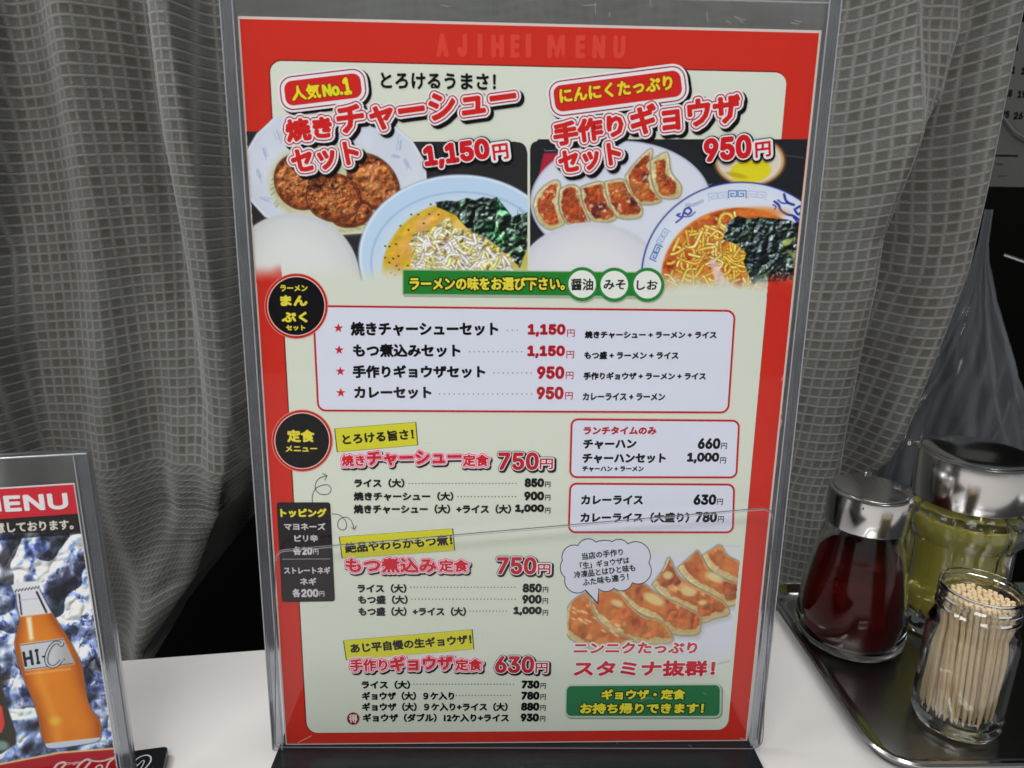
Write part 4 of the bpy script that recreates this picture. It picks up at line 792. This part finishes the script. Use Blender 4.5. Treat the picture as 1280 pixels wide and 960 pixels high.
for k in range(150):
    x = rs.uniform(86, 140); y = rs.uniform(735, 860); a = rs.uniform(0, 6.28); P.line(smooth([(x, y), (x + 3 * math.cos(a), y + 4 * math.sin(a)), (x + rs.randn() * 4, y + rs.randn() * 5)], 3), rs.uniform(.8, 1.8), [(40, 46, 88), (224, 232, 246), (150, 168, 212)][rs.randint(3)], 1)
P.relief(np.ones_like(P.X), 60, 501, 1.5, ridge=True); P.relief(np.ones_like(P.X), 24, 502, .45, ridge=True); P.relief(np.ones_like(P.X), 9, 503, .10)
# cola bottle at the left edge
P.mix(sm(P.pol([(-10, 826), (1, 832), (4, 860), (10, 885), (20, 915), (20, 930), (2, 942), (-10, 944)]), 2), (58, 56, 46)); P.mix(sm(P.pol([(-10, 870), (3, 884), (6, 905), (2, 916), (-10, 916)]), 1.5), (214, 66, 56)); P.mix(sm(P.ell(2, 932, 9, 6), 4) * .7, (150, 196, 186))
# orange soda bottle
bt = P.pol(smooth([(20, 738), (22, 758), (25, 774), (21, 792), (19, 807), (24, 830), (32, 854), (41, 874), (48, 896), (51, 914), (56, 928), (62, 935), (92, 932), (122, 926), (126, 915), (124, 900), (115, 888), (109, 874), (105, 850), (102, 832), (92, 810), (80, 790), (66, 768), (56, 750), (49, 736)], 4))
P.mix(sm(bt - 1, 2), (44, 44, 66)); P.mix(sm(bt, 1.2), (224, 226, 232)); liq = np.maximum(bt, np.maximum(-(P.Y - 771 + (P.X - 25) * .12), P.Y - 930 + (P.X - 52) * .115))
P.mix(sm(liq, 1.5), (226, 128, 30)); P.mix(sm(liq, 1.5) * np.clip(fbm(P.X, P.Y, 30, 301) - .4, 0, .5), (204, 104, 24)); P.mix(sm(liq + 10, 18) * .35, (234, 146, 40)); bx = np.interp(P.Y, [735, 775, 810, 855, 900, 935], [33, 45, 56, 68, 86, 90]); bw = np.interp(P.Y, [735, 775, 810, 855, 900, 935], [16, 21, 37, 36, 37, 36]); q_ = np.clip((P.X - bx) / bw, -1, 1)
P.mix(sm(liq, 1.5) * np.clip(q_ ** 4 * .8, 0, .7), (150, 70, 16)); P.mix(sm(liq, 1.5) * np.exp(-((q_ + .45) / .18) ** 2) * .28, (255, 190, 90))
P.mix(sm(np.maximum(bt, -(P.Y - 931 + (P.X - 52) * .115)), 1), (196, 212, 232))
P.mix(sm(P.pol([(33, 772), (39, 771), (42, 799), (37, 800)]), 3), (250, 236, 200)); P.mix(sm(P.ell(69, 901, 7, 5), 6) * .8, (240, 190, 60))
P.line([(24, 743), (27, 768)], 2, (30, 28, 46)); P.line([(46, 740), (58, 765)], 2.6, (30, 28, 46)); P.line([(24, 750), (48, 748)], .7, (170, 170, 180))
P.mix(sm(P.pol([(14, 732), (20, 728), (46, 726), (50, 731), (49, 737), (18, 741)]), 1.5), (232, 234, 240))
for k in range(8): P.line([(19 + k * 4, 739.5 - k * .6), (21 + k * 4, 737 - k * .6)], 1.5, (34, 30, 44))
q = P.pol([(25, 805), (79, 797.5), (94, 830), (31, 838.5)]); P.mix(sm(q, 1.4), (206, 208, 214)); P.mix(sm(q, 1.4) * np.clip((P.X - 62) / 30, 0, .7), (160, 160, 160)); P.line([(26, 806.5), (79, 799)], .8, (60, 50, 70)); P.line([(31, 837), (92, 829)], .8, (60, 50, 70))
for k in range(22): x = 32 + k * 2.6; P.line([(x, 843.5 - k * .3), (x + 1.2, 841.5 - k * .3)], .8, (240, 196, 150), 1)
# red foot band
rb = P.Y - (954 - 14.5 * np.clip(P.X / 75, 0, 1) - 5 * np.clip((P.X - 75) / 65, 0, 1)); P.mix(sm(-rb - 0, 1.5), (232, 210, 150)); P.mix(sm(-rb + 2.2, 1.5), (176, 24, 36))
P.mix(sm(P.pol(Z(0, 720, 4, [(570, 870), (592, 885), (585, 905), (605, 925), (598, 945), (615, 985), (700, 985), (640, 860)])), 1.5), (224, 216, 208))
P.mix(sm(P.pol(Z(0, 720, 4, [(605, 875), (640, 985), (660, 985), (640, 870)])), 1.2), (150, 40, 46))
P.build(DF, 2, 'drink_picture', card, PIC, (-1, XR))
p = dn(); DG = (26, 44, 60); p.text('H', 31, 833.5, 43, 831, 19, [(1.0, DG)], 5, 'num', skew=.12); p.text('I', 46, 830.5, 51, 829.5, 19, [(1.0, DG)], 5, 'num', skew=.12); p.text('-', 53, 822, 59, 821, 2.4, [(.4, DG)], 5, 'num')
cpts = smooth([(78, 803), (77, 806.5), (72, 802.5), (65, 806), (59, 817), (58.5, 828), (64, 833), (71, 831.5), (77, 825)], 6); p.stroke(cpts, 5.0, 5.2, DG); p.stroke(cpts, 2.6, 5.6, (196, 200, 204)); p.circle(80.5, 824, 1, 5.6, DG, n=12); p.build('label_lettering', card)
p = dn(); CW = (226, 200, 196)
p.text('Original', 81, 957.5, 104, 954.5, 4.6, [(.15, CW)], 5, skew=.3)
for pts, wd in (([(67, 962), (72, 955), (79, 952.5), (82, 954), (79, 958), (74, 963)], 3), ([(94, 968), (98, 957), (106, 950), (112, 949), (113, 952), (108, 958), (102, 967)], 3), ([(110, 949.5), (118, 951), (128, 951), (138, 948), (144, 946.5), (136, 953), (132, 964)], 2.6), ([(118, 966), (121, 958), (126, 956), (128, 959), (124, 966)], 2.4)): p.stroke(smooth(pts, 6), wd, 5, CW)
p.build('script_lettering', card)

# ---------------------------------------------------------------- steel tray
ZR = .0085
a0, a1 = atz(969, 764, ZR), atz(1098, 938, ZR); b1 = atz(1275, 951, ZR)
xl = (a0.x + a1.x) / 2; yn = atz(1200, 957, ZR).y; yf_ = atz(990, 727, ZR).y
tray_poly = lambda g: round_poly([(xl + g, yn + g), (.46 - g, yn + g), (.46 - g, yf_ - g), (xl + g, yf_ - g)], max(.004, .020 - g), 10)
prof = [(0, ZR - .0012), (-.0006, ZR - .0002), (.0004, ZR + .0006), (.0022, ZR + .0004), (.0034, ZR - .0008), (.0052, .0045), (.0075, .0028), (.0110, .0022)]
rings = [[(x, y, z) for x, y in tray_poly(g)] for g, z in prof]; m_ = len(rings[0]); v = [p_ for r in rings for p_ in r]
f = [(i * m_ + k, i * m_ + (k + 1) % m_, (i + 1) * m_ + (k + 1) % m_, (i + 1) * m_ + k) for i in range(len(rings) - 1) for k in range(m_)]
tray = empty('serving_tray', (xl + .1, yn + .08, 0)); tag(tray, 'shallow stainless steel tray carrying the condiments, bottom right', 'tray')
off = Matrix.Translation((-xl - .1, -yn - .08, 0))
me = pymesh('rim', v, f); me.transform(off); link('rim', me, STEELRIM, tray, True)
fv = rings[-1]; me = pymesh('tray_floor', fv, [tuple(range(m_))]); me.transform(off); link('tray_floor', me, STEEL, tray)
me = pymesh('underside', [(x, y, .0006) for x, y in tray_poly(.006)] + [(x, y, ZR - .0013) for x, y in tray_poly(.0004)], [tuple(range(m_))[::-1]] + [(k, (k + 1) % m_, m_ + (k + 1) % m_, m_ + k) for k in range(m_)]); me.transform(off); link('underside', me, STEEL, tray, False)
ZT = .0024

# ---------------------------------------------------------------- sauce bottle, oil dispenser, toothpick jar
LIQR = pbr('red_sauce', (.13, .007, .006), rough=.05, trans=.7, ior=1.06)
LIQY = pbr('yellow_oil', (.95, .87, .20), rough=.0, trans=.68, ior=1.22)
def lid_parts(root, r, z0, z1, hinge, dome=.003):
    pr = [(r - .0012, z0 + .001), (r - .0003, z0), (r, z0 + .0005), (r, z1 - .0016), (r - .0003, z1 - .0006), (r - .0010, z1 - .0001), (r - .0018, z1), (r - .0022, z1 - .0001)]
    pr += [(r * k, z1 + dome * (1 - k * k)) for k in (.88, .7, .45, .2, 0.0001)]
    return link('lid', lathe(pr, 72), CHROME, root, True)
sb = empty('sauce_bottle', (.1937, .0857, ZT)); tag(sb, 'dark red sauce bottle with chrome screw lid, at the far left of the tray', 'bottle')
prof = [(.0001, .0003), (.024, .0003), (.0275, .0012), (.0292, .004), (.0295, .009), (.0288, .018), (.0270, .033), (.0245, .048), (.0224, .058), (.0208, .066), (.0204, .070), (.0210, .0725), (.0204, .0745), (.0196, .0745),
        (.0192, .070), (.0196, .064), (.0212, .056), (.0232, .047), (.0255, .033), (.0270, .020), (.0274, .0105), (.0262, .0062), (.02, .0048), (.0001, .0045)]
link('glass', lathe(prof, 72), BGLASS, sb, True)
link('sauce', lathe([(.0001, .0050), (.02, .0053), (.0258, .0068), (.0269, .0108), (.0264, .020), (.0249, .033), (.0227, .0465), (.0222, .0492), (.0216, .0520), (.0208, .0528), (.0001, .0528)], 64), LIQR, sb, True)
lid_parts(sb, .0212, .0715, .0915, None)
link('pour_hole', (lambda me: (me.transform(Matrix.Translation((-.0125, -.01725, .0876)) @ Matrix.Rotation(R(36), 4, 'Z') @ Matrix.Rotation(R(-90), 4, 'X')), me)[1])(lathe([(.0001, 0), (.0007, 0), (.0007, -.0003), (.0001, -.0003)], 12)), pbr('hole', (.01, .01, .01)), sb)
me = slab(round_poly([(-.002, -.0012), (.002, -.0012), (.002, .0012), (-.002, .0012)], .0006), 0, .003, .0004); me.transform(Matrix.Translation((.008, .0195, .0905))); link('lid_catch', me, CHROME, sb)

ob = empty('oil_dispenser', (.259, .100, ZT)); tag(ob, 'fluted glass dispenser of pale yellow oil with wide chrome lid, behind the toothpick jar', 'bottle')
def fl(r, z, a):
    k = abs(((a * 14 / (2 * math.pi)) % 1) - .5) * 2; return r * (1 - (.035 if .006 < z < .068 else .055 if .068 <= z < .079 else 0) * (k ** 3))
prof = [(.0001, .0003), (.026, .0003), (.029, .0015), (.030, .005), (.0288, .010), (.0282, .03), (.0282, .055), (.0300, .0595), (.0325, .0625), (.0332, .067), (.0330, .073), (.0312, .0772), (.0275, .0790), (.0262, .081), (.0262, .086), (.025, .086),
        (.0248, .080), (.0262, .0765), (.0300, .0725), (.0304, .067), (.0298, .0635), (.0262, .058), (.0260, .03), (.0262, .014), (.024, .009), (.0001, .008)]
link('glass', lathe(prof, 112, fl), GLASS, ob, True)
link('oil', lathe([(.0001, .0086), (.0235, .0095), (.0256, .0145), (.0254, .030), (.0255, .058), (.029, .0635), (.0294, .067), (.029, .0705), (.0001, .0705)], 72), LIQY, ob, True)
lid_parts(ob, .0292, .0805, .1075, None, .0035)
me = slab(round_poly([(-.003, -.0015), (.003, -.0015), (.003, .0015), (-.003, .0015)], .0008), 0, .0035, .0006); me.transform(Matrix.Translation((-.0262, .018, .1045))); link('lid_catch', me, CHROME, ob)

JX, JY = .2135, .0172
tj = empty('toothpick_jar', (JX, JY, ZT)); tag(tj, 'small open glass jar packed with wooden toothpicks, nearest the tray corner', 'jar')
prof = [(.0001, .0004), (.015, .0004), (.0180, .0012), (.0192, .004), (.0187, .0065), (.0195, .0090), (.0189, .0115), (.0194, .014), (.0194, .0440), (.0196, .0465), (.0190, .0515), (.0178, .0550), (.0172, .0565), (.0168, .0585), (.0168, .0600), (.0177, .0610), (.0177, .0622), (.0168, .0632), (.0168, .0650), (.0176, .0659), (.0176, .0669), (.0168, .0680), (.0168, .0700), (.0175, .0702), (.0176, .0720), (.0170, .0730),
        (.0162, .0728), (.0157, .0715), (.0156, .0600), (.0158, .0560), (.0172, .0500), (.0176, .045), (.0176, .014), (.0168, .0085), (.014, .0062), (.0001, .0055)]
link('glass', lathe(prof, 80), GLASS, tj, True)
WOOD = pbr('toothpick_wood', (.74, .57, .35), rough=.6, noise=(140, .18))
tmesh = lathe([(.0001, 0), (.0004, .0006), (.00078, .006), (.0010, .010), (.00105, .030), (.00105, .0550), (.0008, .0562), (.00105, .0566), (.00105, .0586), (.0009, .0590), (.0001, .0590)], 8); tmesh.materials.append(WOOD)
rt = np.random.RandomState(11); cnt = 0
for i in range(-8, 9):
    for j in range(-9, 10):
        x = (i + .5 * (j % 2)) * .00252 + rt.randn() * .0002; y = j * .00218 + rt.randn() * .0002; rr = math.hypot(x, y)
        if rr > .0142: continue
        o = bpy.data.objects.new('toothpick', tmesh); COL.objects.link(o)
        sw = R(24); bx, by = x * math.cos(sw) - y * math.sin(sw), x * math.sin(sw) + y * math.cos(sw); k = 1.03
        bt_ = Vector((bx * k - .0014 + rt.randn() * .0006, by * k + rt.randn() * .0006, 0)); tp_ = Vector((x + .0008, y, .0590)); dv = (tp_ - bt_).normalized()
        flip = rt.rand() < .0
        o.rotation_mode = 'QUATERNION'; o.rotation_quaternion = dv.to_track_quat('Z', 'Y'); o.location = Vector((JX, JY, ZT + .0066 + rt.rand() * .0012)) + bt_
        tag(o, 'pale wooden toothpick standing packed with the others in the glass jar', 'toothpick', 'toothpicks in the glass jar'); cnt += 1

# ---------------------------------------------------------------- things behind the right curtain: calendar, plastic bag, rail
YC = .34
CF = Frame(aty(1232, 233, YC), (1, .02, 0), (0, 0, 1))
cal = link('wall_calendar', slab([(-.004, 0), (.085, 0), (.085, .125), (-.004, .125)], -.0015, 0), ink((82, 83, 80))); cal.matrix_world = CF.m  # shade on the calendar is put into the page colour
tag(cal, 'paper calendar page coloured grey for shade, with printed day numbers half hidden by the right curtain', 'calendar')
p = Print(CF); NK = (16, 16, 16)
for t, x0, x1, yb in (('4', 1268, 1272.5, 64), ('11', 1260, 1268.5, 92.5), ('12', 1275.5, 1286, 93.5), ('18', 1254.5, 1264.5, 121.5), ('19', 1271, 1282, 122.5), ('25', 1250.5, 1261, 148), ('26', 1266, 1278, 149.5)): p.text(t, x0, yb, x1, yb, 9.5, [(.75, NK)], 2, 'num')
p.build('day_numbers', cal)
p = Print(CF); p.stroke([(1240, 194.5), (1256, 194.7), (1273, 195)], 2.2, 2, NK); p.stroke([(1245, 205), (1249, 205.2), (1254, 205.4)], 2, 2, (56, 56, 54)); p.stroke([(1248, 220), (1254, 220), (1259, 220)], 1.6, 2, (60, 60, 58)); p.build('printed_lines', cal)
me = tube_mesh([CF.inv @ aty(x, y, YC - .003) for x, y in ((1249, 118), (1248, 132), (1249, 141), (1256, 149), (1268, 165), (1284, 174), (1300, 180))], .0010, 8); link('cord', me, DARKLINE, cal)
me = slab([(.018, .0935), (.09, .0935), (.09, .0965), (.018, .0965)], .0, .003, .0005); link('binder_strip', me, DARKLINE, cal)

BAG = bpy.data.materials.new('thin_plastic_film'); BAG.use_nodes = True; nt = BAG.node_tree; b = nt.nodes['Principled BSDF']; b.inputs['Base Color'].default_value = (.22, .235, .26, 1); b.inputs['Roughness'].default_value = .22; b.inputs['Coat Weight'].default_value = .5
lw = nt.nodes.new('ShaderNodeLayerWeight'); lw.inputs[0].default_value = .55; mr = nt.nodes.new('ShaderNodeMapRange'); mr.inputs[3].default_value = .10; mr.inputs[4].default_value = .72; nt.links.new(lw.outputs['Facing'], mr.inputs[0]); nt.links.new(mr.outputs[0], b.inputs['Alpha']); b.inputs['Specular IOR Level'].default_value = .8
def bag(U, V):
    t = V / 60.; th = U / 120. * 2 * np.pi
    cx = np.interp(t, [0, .25, .5, 1], [0.0, .002, -.002, -.014]); r = np.interp(t, [0, .10, .16, .28, .45, .7, 1], [.003, .0035, .006, .016, .038, .066, .078])
    wr = 1 - np.abs(2 * fbm(th * 14, t * 22, 5, 5, 5) - 1) * 2
    k = 1 + .06 * wr + .12 * np.sin(th * 4 + t * 5 + np.sin(t * 7)) + .08 * np.sin(th * 9 - t * 6 + 1 + 2 * np.sin(t * 4)) + .05 * np.sin(th * 19 + t * 9 + np.sin(t * 13) * 2)
    a = aty(1236, 262, .30); bt = aty(1190, 640, .30)
    return np.stack([a.x + cx + r * k * np.cos(th) + .0, a.y + r * k * np.sin(th) * .5, a.z + (bt.z - a.z) * t + .004 * np.sin(th * 3) * t], -1)
U, V = np.meshgrid(np.arange(0, 120.01, .5), np.arange(0, 60.01, .5)); Pp = bag(U, V); idx = np.arange(U.size).reshape(U.shape); q = np.stack([idx[:-1, :-1], idx[:-1, 1:], idx[1:, 1:], idx[1:, :-1]], -1).reshape(-1, 4)
bg = link('plastic_bag', fastmesh('plastic_bag', Pp.reshape(-1, 3), q), BAG, smooth=True); tag(bg, 'crumpled see-through plastic bag hanging gathered behind the oil dispenser', 'bag')
a, b_ = aty(1254, 318, .33), aty(1300, 334, .33)
rail = link('wall_hook', tube_mesh([a, a.lerp(b_, .5), b_], .0016, 10), CHROME, smooth=True); tag(rail, 'thin chrome hook rod glinting in the dark beside the bag', 'hook')
